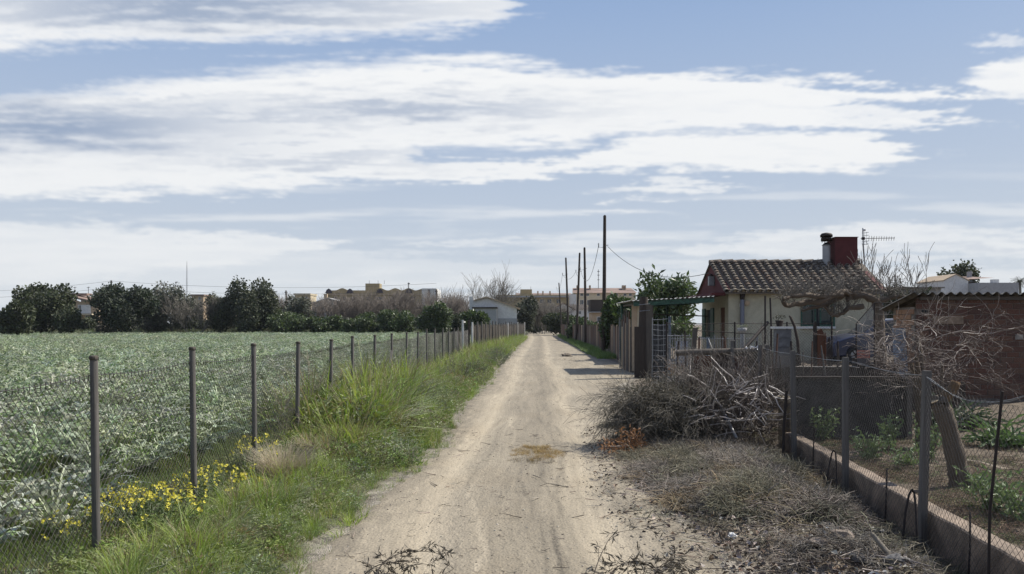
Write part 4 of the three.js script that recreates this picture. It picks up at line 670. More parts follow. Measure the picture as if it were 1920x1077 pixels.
{ const d = 135, mk = (px, ty, l, h = 0) => { const T = at(px, ty, d), t = thing('distant_pole', l, 'power pole', [T[0], 0, T[2]], 'distant power poles'); tube([[T[0] + .15, -.3, T[2]], [T[0], T[1], T[2]]], [.16, .12], 8).part('shaft', M.darkWood, t); tube([[T[0] - .25, T[1] - .3, T[2]], [T[0] + .25, T[1] - .3, T[2]]], .06, 5).part('crossarm', M.darkIron, t); return T; };
  const A = mk(208, 526, 'distant pole above the round dark tree'), B = mk(536, 545, 'distant pole right of the tallest tree'), D = mk(818, 543, 'distant dark pole at the white building end'); const L = at(-150, 548, d);
  for (const [dy, n] of [[0, 'upper'], [-1.05, 'lower']]) { const up = (p) => [p[0], p[1] + dy - .1, p[2]]; sagWire('distant_wire', `${n} distant wire left of the pole above the round tree`, up(L), up(A), .5, .018); sagWire('distant_wire', `${n} distant wire running right from the pole above the round tree`, up(A), [D[0], D[1] + 1 + dy, D[2]], .9, .018); }
}
{ const d = 205, B = at(350, 590, d), t = thing('radio_mast', 'thin guyed radio mast above the bare shrubs on the left', 'mast', [B[0], 0, -d]), top = aty(490, d); for (const [dx, dz] of [[-.2, 0], [.2, 0], [0, .3]]) tube([[B[0] + dx, 0, -d + dz], [B[0] + dx * .6, top * .75, -d + dz * .6], [B[0], top, -d]], .03, 4).part('rail', M.galv, t); const m = new MB(); for (let y = 1; y < top * .75; y += .5) m.tube([[B[0] - .18, y, -d], [B[0] + .18, y + .5, -d]], .02, 3, false); stuff(m.part('lacing', M.galv, t)); }

// ---------------------------------------------------------------- the small yellow house
const HX0 = 7.6, HX1 = 12.95, HZ0 = -33, HZ1 = -29, EAVE = 2.92, RIDGE = 3.98, HY0 = .38;
{
  const t = thing('yellow_house', 'small yellow house with tiled roof and red gable on the right', 'house', [10.2, HY0, -31]), B = bases.get(t);
  const ext = (shape, depth, place) => { const g = new THREE.ExtrudeGeometry(shape, { depth, bevelEnabled: false }); place(g); g.translate(-B[0], -B[1], -B[2]); return g; };
  const rect = (s, x0, x1, y0, y1) => { const h = s ?? new THREE.Shape(); h.moveTo(x0, y0); h.lineTo(x1, y0); h.lineTo(x1, y1); h.lineTo(x0, y1); h.lineTo(x0, y0); return h; };
  const front = rect(null, HX0, HX1, HY0 - .3, EAVE); front.holes.push(rect(new THREE.Path(), 10.2, 11.25, 1.62, 2.38));
  put('front_wall', ext(front, .2, (g) => g.translate(0, 0, HZ1 - .2)), M.yellow, t);
  const side = rect(null, 29.2, 33, HY0 - .3, EAVE - .02); side.holes.push(rect(new THREE.Path(), 29.5, 30.2, HY0, 2.30), rect(new THREE.Path(), 31.5, 32.35, 1.2, 2.25));
  put('side_wall', ext(side, .2, (g) => { g.rotateY(Math.PI / 2); g.translate(HX0, 0, 0); }), M.yellow, t);
  box(HX1 - .2, HX1, HY0 - .3, EAVE - .02, HZ0, HZ1 - .2).part('end_wall', M.yellow, t); box(HX0 + .2, HX1 - .2, HY0 - .3, EAVE - .02, HZ0, HZ0 + .2).part('back_wall', M.yellow, t);
  // gable, painted red
  const gab = new THREE.Shape(); gab.moveTo(28.86, EAVE - .12); gab.lineTo(33.15, EAVE - .12); gab.lineTo(33.15, EAVE); gab.lineTo(31, RIDGE - .02); gab.lineTo(28.86, EAVE);
  put('gable', ext(gab, .16, (g) => { g.rotateY(Math.PI / 2); g.translate(HX0 - .12, 0, 0); }), M.redPaint, t); put('gable', ext(gab, .16, (g) => { g.rotateY(Math.PI / 2); g.translate(HX1 - .05, 0, 0); }), M.redPaint, t);
  box(HX0 - .62, HX0 - .125, 2.70, 2.80, -33, -28.9).part('gable_ledge', M.redPaint, t);
  const lan = box(HX0 - .34, HX0 - .14, 3.12, 3.46, -30.62, -30.44).part('wall_lantern', M.galv, t); tube([[HX0 - .24, 3.46, -30.53], [HX0 - .24, 3.56, -30.53]], [.13, .02], 6).part('lantern_cap', M.darkIron, lan);
  // door and side window
  const dr = box(HX0 + .05, HX0 + .1, HY0, 2.30, -30.2, -29.5).part('door', M.redWood, t); box(HX0 + .02, HX0 + .05, 1.25, 1.3, -29.62, -29.58).part('handle', M.galv, dr);
  const sw = box(HX0 + .06, HX0 + .09, 1.2, 2.25, -32.35, -31.5).part('side_window', M.glass, t); box(HX0 - .05, HX0, 1.15, 2.3, -31.48, -31.02).part('shutter', M.green, sw); box(HX0 - .05, HX0, 1.15, 2.3, -32.85, -32.38).part('shutter', M.green, sw);
  // front window: louvred green shutters, nearly closed
  const w = box(10.2, 11.25, 1.62, 2.38, HZ1 - .14, HZ1 - .11).part('window', M.glass, t); box(10.12, 11.33, 1.54, 1.615, HZ1, HZ1 + .09).part('sill', M.white, w);
  for (const [a, b] of [[10.13, 10.66], [10.79, 11.32]]) { const s = new MB().box(a, a + .05, 1.62, 2.40, HZ1 + .012, HZ1 + .05).box(b - .05, b, 1.62, 2.40, HZ1 + .012, HZ1 + .05).box(a + .05, b - .05, 1.62, 1.68, HZ1 + .012, HZ1 + .05).box(a + .05, b - .05, 2.34, 2.40, HZ1 + .012, HZ1 + .05); for (let k = 0; k < 13; k++) { const y = 1.69 + k * .05; s.bar([a + .05, y + .02, HZ1 + .03], [b - .05, y + .02, HZ1 + .03], .045, .008); } s.part('shutter', M.green, w); }
  // eaves: a row of corbel tiles under the roof edge
  for (let k = 0; k < 19; k++) { const x = HX0 + .18 + k * .283; tube([[x, EAVE - .09, HZ1 - .02], [x, EAVE - .08, HZ1 + .24]], [.085, .095], 8).part('corbel_tile', M.cream, t); }
  box(HX0, HX1, EAVE - .05, EAVE - .002, HZ1 + .002, HZ1 + .26).part('eave_board', M.cream, t);
  // roof: deck, channel rows, then each cover tile
  const over = .34, slope = Math.atan2(RIDGE - EAVE, 2), L = 2 / Math.cos(slope) + over, zE = HZ1 + over * Math.cos(slope), yE = EAVE - over * Math.sin(slope) + .03;
  const deck = new MB(); deck.quad([HX0 - .2, yE, zE], [HX1 + .2, yE, zE], [HX1 + .2, RIDGE, -31], [HX0 - .2, RIDGE, -31]); deck.quad([HX0 - .2, RIDGE, -31], [HX1 + .2, RIDGE, -31], [HX1 + .2, yE, -62 - zE], [HX0 - .2, yE, -62 - zE]); deck.quad([HX0 - .2, yE - .04, zE], [HX1 + .2, yE - .04, zE], [HX1 + .2, yE, zE], [HX0 - .2, yE, zE]);
  const roof = deck.part('roof', mat([.215, .175, .135], { map: tPatch }), t, true);
  const tileMats = [[.215, .175, .135], [.18, .15, .12], [.25, .21, .16], [.15, .125, .10], [.22, .155, .11]].map((c) => mat(c, { map: tGrain, bumpMap: tGrainB, bumpScale: .004 }));
  const N = 19, pitch = .291, rows = 12, ex = L / rows, S = 7;
  const tg = new MB(); for (const th of [0, .016]) { for (let e = 0; e < 2; e++) for (let s = 0; s <= S; s++) { const a = Math.PI * s / S, rr = (e ? .082 : .100) - th; tg.v(Math.cos(a) * rr, Math.sin(a) * rr * .9 + (e ? -.012 : .026), -e * (ex * 1.22), s / S, e); } } for (const o of [0, 2 * (S + 1)]) for (let s = 0; s < S; s++) { const k = o + s; tg.i.push(k, k + 1, k + S + 2, k, k + S + 2, k + S + 1); } for (let s = 0; s < S; s++) { const k = 2 * (S + 1) + s; tg.i.push(s, k, k + 1, s, k + 1, s + 1); }
  const tileG = tg.geo(), r = mulberry(77), chan = mat([.215, .175, .135], { map: tGrain });
  for (let c = 0; c < N; c++) for (let q = 0; q < rows; q++) { const m = put('tile', tileG, tileMats[Math.floor(r() * 5)], roof), s = q * ex; m.position.set(HX0 - .14 + c * pitch + (r() - .5) * .012 - B[0], yE + s * Math.sin(slope) + .02 - B[1], zE - s * Math.cos(slope) + .03 - B[2]); m.rotation.set(slope, (r() - .5) * .05, (r() - .5) * .04, 'YXZ'); }
  for (let c = 0; c < N - 1; c++) { const x = HX0 + .005 + c * pitch, m = new MB(), S2 = 4; for (let e = 0; e < 2; e++) for (let s = 0; s <= S2; s++) { const a = Math.PI * (1 + s / S2), f = e ? 1 : 0; m.v(x + Math.cos(a) * .10, lerp(yE, RIDGE, f) + .07 + Math.sin(a) * .055, lerp(zE + .02, -31, f), s / S2, f * 2); } for (let s = 0; s < S2; s++) m.i.push(s, s + 1, s + S2 + 2, s, s + S2 + 2, s + S2 + 1); m.part('channel_tile', chan, roof); }
  for (let k = 0; k < 13; k++) { const x = HX0 - .2 + k * .43; tube([[x, RIDGE + .02, -31], [x + .46, RIDGE + .045 + (r() - .5) * .012, -31]], [.105, .12], 10).part('ridge_tile', tileMats[3], roof); }
  // chimney block and flue
  const X = (p) => atx(p, 31), Y = (p) => aty(p, 31), ch = box(X(1559), X(1600), 3.5, Y(447.5), -31.4, -30.6).part('chimney', M.redPaint, t); box(X(1558), X(1601), Y(447.5), Y(446.4), -31.44, -30.56).part('chimney_cap', M.redPaint, ch);
  const fl = tube([[X(1548), 3.6, -30.9], [X(1548), Y(460), -30.9]], .145, 14).part('flue', M.greyWall, t); tube([[X(1548), Y(461), -30.9], [X(1548), Y(455), -30.9], [X(1548), Y(455), -30.9]], [.17, .19, .19], 14).part('flue_collar', M.darkIron, fl); tube([[X(1548), Y(453), -30.9], [X(1548), Y(447.5), -30.9], [X(1548), Y(447), -30.9]], [.20, .20, .2], 14).part('flue_ring', M.darkIron, fl); tube([[X(1548), Y(445.5), -30.9], [X(1548), Y(441.5), -30.9], [X(1548), Y(438.5), -30.9], [X(1548), Y(437.2), -30.9]], [.22, .225, .17, .06], 16).part('flue_cowl', M.darkIron, fl);
  for (const a of [0, 1.57, 3.14, 4.71]) { const x = X(1548) + Math.cos(a) * .16, z = -30.9 + Math.sin(a) * .16; tube([[x, Y(456), z], [x, Y(444), z]], .014, 4).part('strut', M.darkIron, fl); }
  tube([[X(1603), Y(455), -30.9], [X(1606), Y(470), -30.9], [X(1605), Y(492), -30.9]], .02, 5).part('cable', M.darkIron, t); tube([[X(1602), Y(485), -30.8], [X(1612), Y(487), -30.8], [X(1610), Y(498), -30.8]], .022, 5).part('pipe', M.rust, t);
  const dp = tube([[X(1411.5), HY0 - .1, HZ1 + .10], [X(1411.5), EAVE - .36, HZ1 + .10]], .075, 10).part('downpipe', mat([.15, .16, .20], { roughness: .6 }), t); dp.position.x -= .0; dp.position.x = atx(1392, 28.9) - X(1411.5); tube([[atx(1392, 28.9), EAVE - .36, HZ1 + .1], [atx(1392, 28.9), EAVE - .12, HZ1 + .14]], [.075, .10], 10).part('gutter_head', M.darkIron, t);
  tube([[atx(1402, 28.9), EAVE - .48, HZ1 + .02], [atx(1402, 28.9), EAVE - .48, HZ1 + .06]], .1, 12).part('wall_plaque', M.tan, t); box(7.98, 8.1, EAVE - .62, EAVE - .50, HZ1 + .001, HZ1 + .05).part('junction_box', M.white, t);
}
{ // television aerial on the roof
  const x = atx(1619, 31.4), z = -31.4, t = thing('tv_aerial', 'television aerial with comb of rods on the yellow house roof', 'aerial', [x, 3.6, z]), Y = (p) => aty(p, 31.4);
  tube([[x + .09, 3.5, z], [x, Y(455), z], [x - .02, Y(428), z]], .022, 6).part('mast', M.galv, t); const by = Y(447.5), b = tube([[x - .1, by, z], [x + 1.2, by + .02, z]], .012, 5).part('boom', M.wire, t);
  for (let k = 0; k < 11; k++) { const px = x + .22 + k * .095; bar([px, by - .10 + .003 * k, z - .02], [px, by + .10 - .003 * k, z + .02], .012, .012).part('rod', M.wire, b); } for (let k = 0; k < 5; k++) { const y = by - .22 + k * .11; tube([[x + .02, y, z - .16], [x + .14, y, z + .16]], .008, 4).part('reflector_rod', M.wire, b); }
  for (const o of [.04, .12]) tube([[x + o, by - .25, z], [x + o, by + .25, z]], .006, 4).part('reflector_rod', M.wire, b);
  tube([[x - .02, Y(432), z + .02], [x + .06, Y(431), z + .02]], [.05, .055], 8).part('amplifier', M.white, t); box(x - .05, x + .05, by - .05, by + .05, z - .04, z + .04).part('clamp', M.darkIron, t);
}
{ // porch with green beam, and the board lean-to at its end
  const d = 28.6, X = (p) => atx(p, d), Y = (p) => aty(p, d), t = thing('porch', 'flat porch roof on green beam left of the yellow house', 'porch', [6, 0, -30.3]);
  const m = new MB(), nx = 60; for (let e = 0; e < 2; e++) for (let k = 0; k <= nx; k++) { const x = lerp(4.05, HX0 - .63, k / nx); m.v(x, lerp(2.50, 2.66, k / nx) + .02 * Math.sin(k * 1.9), e ? -32.2 : -28.4, x, e * 3); } for (let k = 0; k < nx; k++) m.i.push(k, k + 1, k + nx + 2, k, k + nx + 2, k + nx + 1); m.part('roof_sheet', M.greyWall, t);
  bar([4.2, 2.40, -28.55], [HX0 - .62, 2.54, -28.55], .10, .17).part('beam', M.green, t); bar([4.2, 2.40, -32], [HX0 - .62, 2.54, -32], .10, .17).part('beam', M.green, t); for (let k = 0; k < 4; k++) { const x = 4.5 + k * .8; bar([x, 2.42 + k * .03, -28.6], [x, 2.42 + k * .03, -32], .06, .1).part('rafter', M.green, t); }
  tube([[4.25, .2, -31.9], [4.25, 2.4, -31.9]], .05, 8).part('support', M.green, t); tube([[6.0, .3, -31.9], [6.0, 2.45, -31.9]], .05, 8).part('support', M.green, t); bar([5.0, 2.08, -31.5], [7.5, 2.0, -31.5], .04, .04).part('rail', M.oldWood, t);
  const u = thing('lean_to', 'beige board lean-to under the left end of the porch', 'shed', [4.5, 0, -29.6]); for (let k = 0; k < 4; k++) box(4.18 + k * .19, 4.36 + k * .19, .05, 2.36, -28.85 - .004 * (k % 2), -28.8).part('board', [M.tan, M.cream, M.tan, M.oldWood][k], u); for (let k = 0; k < 13; k++) { const h = 1.6 + .75 * ((k * 37 % 11) / 11), z = -28.85 - k * .19; box(4.14 - .01 * (k % 2), 4.17, .0, h, z - .165, z).part('board', [M.oldWood, M.darkWood, M.tan, M.post, M.rust][k * 7 % 5], u); } box(4.2, 4.9, 2.36, 2.42, -31.2, -28.75).part('top_plate', M.oldWood, u);
}
// boundary of the yard towards the track
{
  const t = thing('wooden_post', 'thick dark weathered wooden post beside the grid panel', 'post', [4.12, 0, -26]); tube([[4.1, -.2, -26], [4.12, 1.2, -26], [4.15, 2.55, -26]], [.17, .155, .13], 10).part('shaft', M.darkWood, t); bar([3.98, 0, -25.85], [3.98, 1.62, -25.85], .3, .05).part('plank', M.darkWood, t); bar([4.32, 0, -25.9], [4.30, 2.3, -25.9], .2, .05).part('plank', M.oldWood, t); for (const y of [2.1, 2.3]) tube([[3.96, y, -25.86], [4.32, y + .03, -25.86]], .012, 4).part('wire_band', M.galv, t);
  const g = thing('wire_grid_panel', 'tall wire grid panel standing at the track edge', 'panel', [3.95, 0, -22]), x0 = 3.72, x1 = 4.16; for (let k = 0; k < 4; k++) { const x = lerp(x0, x1, k / 3); tube([[x, -.05, -22], [x + .02, .9, -22 + .02], [x + .02, 1.87 - .03 * (k % 2), -22]], k % 3 ? .006 : .014, 5).part('upright', M.galv, g); } for (let k = 0; k < 14; k++) { const y = .05 + k * .137 + .03 * n2(k * 3.1, 8), s = .12 * n2(k * 1.7, 3); tube([[x0, y - .01, -21.99], [(x0 + x1) / 2, y - .02 + s * .3, -21.97], [x1 + .02, y + s * .5, -21.99]], .0075, 4).part('crossbar', M.galv, g); } box(x0 + .04, x1 - .04, .1, 1.7, -22.12, -22.1).part('backing_sheet', mat([.10, .10, .10], { map: tStreak }), g); box(x1 + .01, x1 + .07, -.1, 1.9, -22.03, -21.97).part('edge_post', M.blueGrey, g);
  const h = thing('mesh_panel', 'leaning grey mesh panel nearest the reed fence', 'panel', [4.3, 0, -32]); for (const x of [4.18, 4.56]) bar([x, -.1, -32], [x, 1.95 - (x > 4.4 ? .1 : 0), -32.1], .05, .05).part('upright', M.galv, h); stuff(netting(new MB(), [4.18, -32], [4.56, -32], [0, 0], [1.9, 1.82], .06, .006, .01, 2, 9).part('wire_netting', M.wire, h)); box(4.2, 4.54, .05, 1.8, -32.08, -32.05).part('backing_sheet', M.greyWall, h);
  [[4.28, .32, 1.86, 'blue grey sheet leaning right of the mesh panel'], [4.55, .22, 1.6, 'narrow dark sheet leaning left of the wooden post']].forEach(([x, w, hh, l], k) => solo('leaning_sheet', bar([x, -.05, -29.2], [x + .18, hh, -29.7], w, .03).geo(), k ? M.darkWood : M.blueGrey, l, 'sheet'));
  const gate = thing('wire_gate', 'pale wire bar gate with blue board at its foot', 'gate', [4.6, .2, -21]); const gx = (p) => atx(p, 21), gy = (p) => aty(p, 21); for (let k = 0; k < 10; k++) { const x = lerp(gx(1252), gx(1293), k / 9); tube([[x, gy(712), -21], [x, gy(626) - .03 * (k % 3), -21]], .010, 4).part('upright', M.galv, gate); } for (const p of [630, 652, 676, 682]) tube([[gx(1250), gy(p), -20.99], [gx(1295), gy(p), -20.99]], .012, 4).part('crossbar', M.galv, gate); box(gx(1249), gx(1293), gy(727), gy(705), -20.96, -20.93).part('foot_board', M.blueGrey, gate);
  const dry = new MB(), rr = mulberry(8); for (let k = 0; k < 120; k++) { const x = gx(1250 + 40 * rr()), y = gy(685 + 24 * rr()); dry.leaf(V(x, y, -21.15 - .2 * rr()), rnd3(rr), rnd3(rr), .07, .03); } solo('leaf_heap', dry.geo([0, 0, 0], true), mat([.38, .22, .12]), 'heap of orange dry leaves caught behind the wire gate', 'leaves').userData.kind = 'stuff';
  const lp = thing('leaning_post', 'leaning old post right of the wire gate', 'post', [gx(1296), 0, -19]); bar([atx(1293, 19), 0, -19], [atx(1304, 19), aty(615, 19), -19], .10, .08).part('shaft', M.oldWood, lp);
  const fr = thing('metal_frame', 'narrow grey metal frame with bent top beside the leaning post', 'frame', [atx(1318, 17), 0, -17]); for (const p of [1311, 1328]) bar([atx(p, 17), 0, -17], [atx(p, 17), aty(633, 17), -17], p < 1320 ? .03 : .06, .05).part('upright', p < 1320 ? M.rust : M.blueGrey, fr); bar([atx(1311, 17), aty(632, 17), -17], [atx(1327, 17), aty(636, 17), -17], .04, .02).part('top_bar', M.galv, fr); tube([[atx(1328, 17), aty(634, 17), -17], [atx(1344, 16), aty(675, 16), -16], [atx(1362, 14.5), aty(735, 14.5), -14.5]], .006, 4).part('stay_wire', M.galv, fr);
}
{ // rusty sheet wall with a log along its top
  const d = 15.4, X = (p) => atx(p, d), Y = (p) => aty(p, d), t = thing('sheet_wall', 'rusty sheet wall topped by an old log behind the brush pile', 'wall', [X(1390), 0, -d]); for (let k = 0; k < 6; k++) { const a = X(1302 + k * 34), b = X(1334 + k * 34); box(a, b, -.1, Y(k > 3 ? 690 : 668) + .02 * (k % 2), -d - .02 - .012 * (k % 2), -d).part('sheet', [M.rust, M.darkWood, M.rust, M.darkWood, M.darkIron, M.darkWood, M.rust][k], t); }
  tube([[X(1268), Y(662), -d], [X(1330), Y(660), -d], [X(1400), Y(659), -d], [X(1438), Y(657), -d]], [.055, .06, .062, .05], 9).part('log', M.oldWood, t); for (const p of [1372, 1437]) { const q = bar([X(p), -.1, -d + .06], [X(p), Y(p < 1400 ? 640 : 648), -d + .06], .06, .06).part('post', M.post, t); box(X(p) - .04, X(p) + .04, Y(p < 1400 ? 640 : 648), Y(p < 1400 ? 640 : 648) + .02, -d + .02, -d + .1).part('cap', M.concrete, q); }
  const rr = mulberry(3), bag = new MB(); for (let k = 0; k < 60; k++) { const x = X(1398 + 26 * rr()), y = Y(656 - 4 * rr()); bag.leaf(V(x, y, -d + .04 * rr()), rnd3(rr), rnd3(rr), .06, .04); } solo('plastic_scrap', bag.geo([0, 0, 0], true), mat([.6, .6, .62], { roughness: .4 }), 'crumpled pale plastic lying on the log', 'plastic');
}
{ // yard fences further back
  const t = thing('railing', 'pale metal bar railing in the yard left of the yellow house', 'railing', [5.6, .3, -24]), d = 24, X = (p) => atx(p, d), Y = (p) => aty(p, d); for (let k = 0; k < 34; k++) { const x = lerp(X(1256), X(1420), k / 33); tube([[x, Y(684), -d], [x, Y(631) - (k % 2) * .02, -d]], .011, 4).part('bar', M.galv, t); } for (const p of [636, 676]) tube([[X(1254), Y(p), -d + .015], [X(1422), Y(p), -d + .015]], .013, 5).part('rail', M.galv, t); for (const p of [1256, 1340, 1420]) bar([X(p), .2, -d], [X(p), Y(628), -d], .04, .04).part('post', M.galv, t);
  const ds = thing('blue_barrel_sheet', 'pale blue sheet standing behind the bar railing', 'sheet', [X(1280), .3, -24.6]); box(atx(1268, 24.6), atx(1290, 24.6), .3, aty(640, 24.6), -24.64, -24.6).part('sheet', mat([.30, .33, .42]), ds); box(atx(1268, 24.6), atx(1290, 24.6), aty(640, 24.6), aty(639, 24.6), -24.66, -24.58).part('rim', M.galv, ds);
  const u = thing('yard_fence', 'chain link fence with thin iron posts before the yellow house', 'fence', [6, .2, -20]), e = 20, P = [1250, 1378, 1476, 1560]; P.forEach((p) => tube([[atx(p, e), .1, -e], [atx(p, e), aty(604, e), -e]], .022, 6).part('post', M.darkIron, u)); for (let k = 0; k < 3; k++) { const a = atx(P[k], e), b = atx(P[k + 1], e); stuff(netting(new MB(), [a, -e], [b, -e], [.5, .5], [aty(607, e), aty(607, e)], .065, .0022, .03, 3, k + 70).part('wire_netting', M.wire, u)); tube([[a, aty(606.5, e), -e], [(a + b) / 2, aty(607.5, e), -e], [b, aty(606.5, e), -e]], .008, 4).part('top_wire', M.darkIron, u); }
  tube([[atx(1300, e), aty(620, e), -e + .02], [atx(1420, e), aty(627, e), -e + .02]], .009, 4).part('slack_wire', M.darkIron, u);
  const v = solo('slanting_pole', new MB().tube([at(1394, 656, 18.6), at(1440, 605, 19.2)], .042, 8).geo(), M.darkIron, 'dark pipe slanting up to the right in front of the house wall', 'pipe'); v.userData.group = undefined; delete v.userData.group;
  const c = thing('block_pillar', 'grey block pillar topped by a dark flower pot', 'pillar', [5.92, 0, -18]); for (let k = 0; k < 7; k++) box(5.76, 6.09, .2 + k * .2, .39 + k * .2, -18.2, -18 + .004 * (k % 2)).part('block', mat([.20, .20, .205], { map: tPatch }), c); box(5.775, 6.075, .1, 1.58, -18.19, -18.03).part('mortar_core', M.concrete, c); box(5.70, 6.55, 1.60, 1.645, -18.22, -17.97).part('coping', M.white, c);
  const pot = thing('flower_pot', 'dark flower pot with dry plant on the block pillar', 'flower pot', [5.86, 1.645, -18.1]); tube([[5.86, 1.646, -18.1], [5.86, 1.76, -18.1], [5.86, 1.78, -18.1]], [.06, .085, .09], 10).part('pot', M.darkIron, pot); const lf = new MB(), rr = mulberry(14); for (let k = 0; k < 60; k++) lf.leaf(V(5.86 + (rr() - .5) * .2, 1.78 + rr() * .12, -18.1 + (rr() - .5) * .2), rnd3(rr), rnd3(rr), .05, .02); lf.part('plant', leafMat([.05, .05, .03]), pot, true);
  const pot2 = thing('flower_pot', 'pale wide flower pot standing before the downpipe', 'flower pot', [atx(1392, 22), .3, -22]); tube([[atx(1392, 22), .3, -22], [atx(1392, 22), aty(626, 22), -22]], .06, 8).part('stand', M.galv, pot2); tube([[atx(1392, 22), aty(626, 22), -22], [atx(1392, 22), aty(621, 22), -22], [atx(1392, 22), aty(615, 22), -22]], [.06, .11, .13], 12).part('bowl', M.greyWall, pot2); const lf2 = new MB(); for (let k = 0; k < 50; k++) lf2.leaf(V(atx(1392, 22) + (rr() - .5) * .26, aty(614, 22) + rr() * .06, -22 + (rr() - .5) * .2), rnd3(rr), rnd3(rr), .05, .025); lf2.part('plant', leafMat([.2, .22, .14]), pot2, true);
}
{ // upright planks and rods before the window
  const d = 17.6, X = (p) => atx(p, d), Y = (p) => aty(p, d); [[1526, 1532, 604, 'leftmost of the rusty planks below the shutters', M.darkWood], [1533, 1545, 618, 'broadest reddish plank below the shutters', M.redWood], [1546, 1550, 626, 'narrow rusty plank right of the broad reddish one', M.redWood], [1553, 1558, 634, 'short dark plank, right end of the plank group', M.darkWood]].forEach(([a, b, top, l, m], k) => { const g = new MB(), x0 = X(a), x1 = X(b); const q = [[x0, 0], [x1, 0], [x1, Y(top + 6)], [lerp(x0, x1, .6), Y(top - 2)], [x0, Y(top + 3)]]; for (const z of [-d, -d - .04]) { const n = g.n; q.forEach((p) => g.v(p[0], p[1], z, p[0], p[1])); g.i.push(n, n + 1, n + 2, n, n + 2, n + 3, n, n + 3, n + 4); } for (let j = 0; j < 5; j++) { const p = q[j], s = q[(j + 1) % 5]; g.quad([p[0], p[1], -d], [s[0], s[1], -d], [s[0], s[1], -d - .04], [p[0], p[1], -d - .04]); } solo('rusty_plank', g.geo([0, 0, 0], true), m, l, 'plank', 'rusty planks below the shutters'); });
  [[1461, 552, 'left one of the two thin poles carrying the pruned branches'], [1473, 556, 'right one of the two thin poles carrying the pruned branches']].forEach(([p, top, l]) => solo('thin_pole', tube([[X(p), .1, -d - 1], [X(p + 1), Y(top + 60), -d - 1], [X(p + (p < 1470 ? 1 : -1)), Y(top), -d - 1]], .022, 6).geo(), M.darkIron, l, 'pole', 'thin poles under the pruned branches'));
  solo('crooked_stake', tube([at(1500, 685, 16.8), at(1496, 640, 16.8), at(1490, 612, 16.8), at(1483, 596, 16.8), at(1480, 592, 16.8)], [.035, .032, .028, .026, .012], 7).geo(), M.darkWood, 'crooked dark stake right of the block pillar', 'stake');
  solo('crooked_stake', tube([at(1548, 705, 15), at(1543, 670, 15), at(1540, 648, 15)], [.02, .018, .01], 6).geo(), M.post, 'pale stick standing in front of the rusty planks', 'stake');
}
{ // crooked stakes, rods and cross sticks of the patched yard fence
  const r = mulberry(640), W = ['rusty', 'dark', 'grey', 'crooked', 'split', 'thin', 'bent', 'short'], P = ['left of the log end', 'behind the brush pile', 'beside the wire gate', 'near the block pillar', 'behind the grey panel wall', 'by the stone block'];
  const spots = [[1266, 16.5, 640], [1285, 17.5, 620], [1346, 16, 646], [1362, 17.2, 632], [1394, 15, 662], [1418, 16.2, 640], [1447, 14.6, 650], [1456, 15.6, 626], [1470, 13.6, 668], [1486, 15.2, 640], [1508, 14.2, 660], [1522, 16, 640], [1566, 14.8, 655], [1578, 16.6, 640], [1594, 15.4, 664]];
  spots.forEach(([px, d, top], k) => { const x = atx(px, d), y = aty(top, d), l = (r() - .5) * .16, rad = .012 + .02 * r(); solo('fence_stake', tube([[x, -.05, -d], [x + l * .4 + (r() - .5) * .05, y * .5, -d], [x + l, y, -d + (r() - .5) * .1]], [rad * 1.1, rad, rad * .8], 6).geo(), [M.darkWood, M.darkIron, M.oldWood, M.rust][k % 4], `${W[k % 8]} ${k % 4 === 1 ? 'iron' : 'wooden'} stake ${P[Math.min(5, Math.floor(k / 2.6))]}${k > 7 ? ', rear one' : ''}`, 'stake', 'stakes of the patched yard fence'); });
  const t = thing('yard_netting', 'sagging chain link netting strung between crooked stakes in the yard', 'netting', [5, .1, -15]); for (const [a, b, k] of [[0, 6, 1], [6, 9, 2], [9, 14, 3]]) { const A = spots[a], B = spots[b]; stuff(netting(new MB(), [atx(A[0], A[1]), -A[1]], [atx(B[0], B[1]), -B[1]], [.1, .1], [aty(A[2] + 8, A[1]), aty(B[2] + 8, B[1])], .06, .0024, .05, 3, k + 90).part('wire_netting', M.wire, t)); }
}
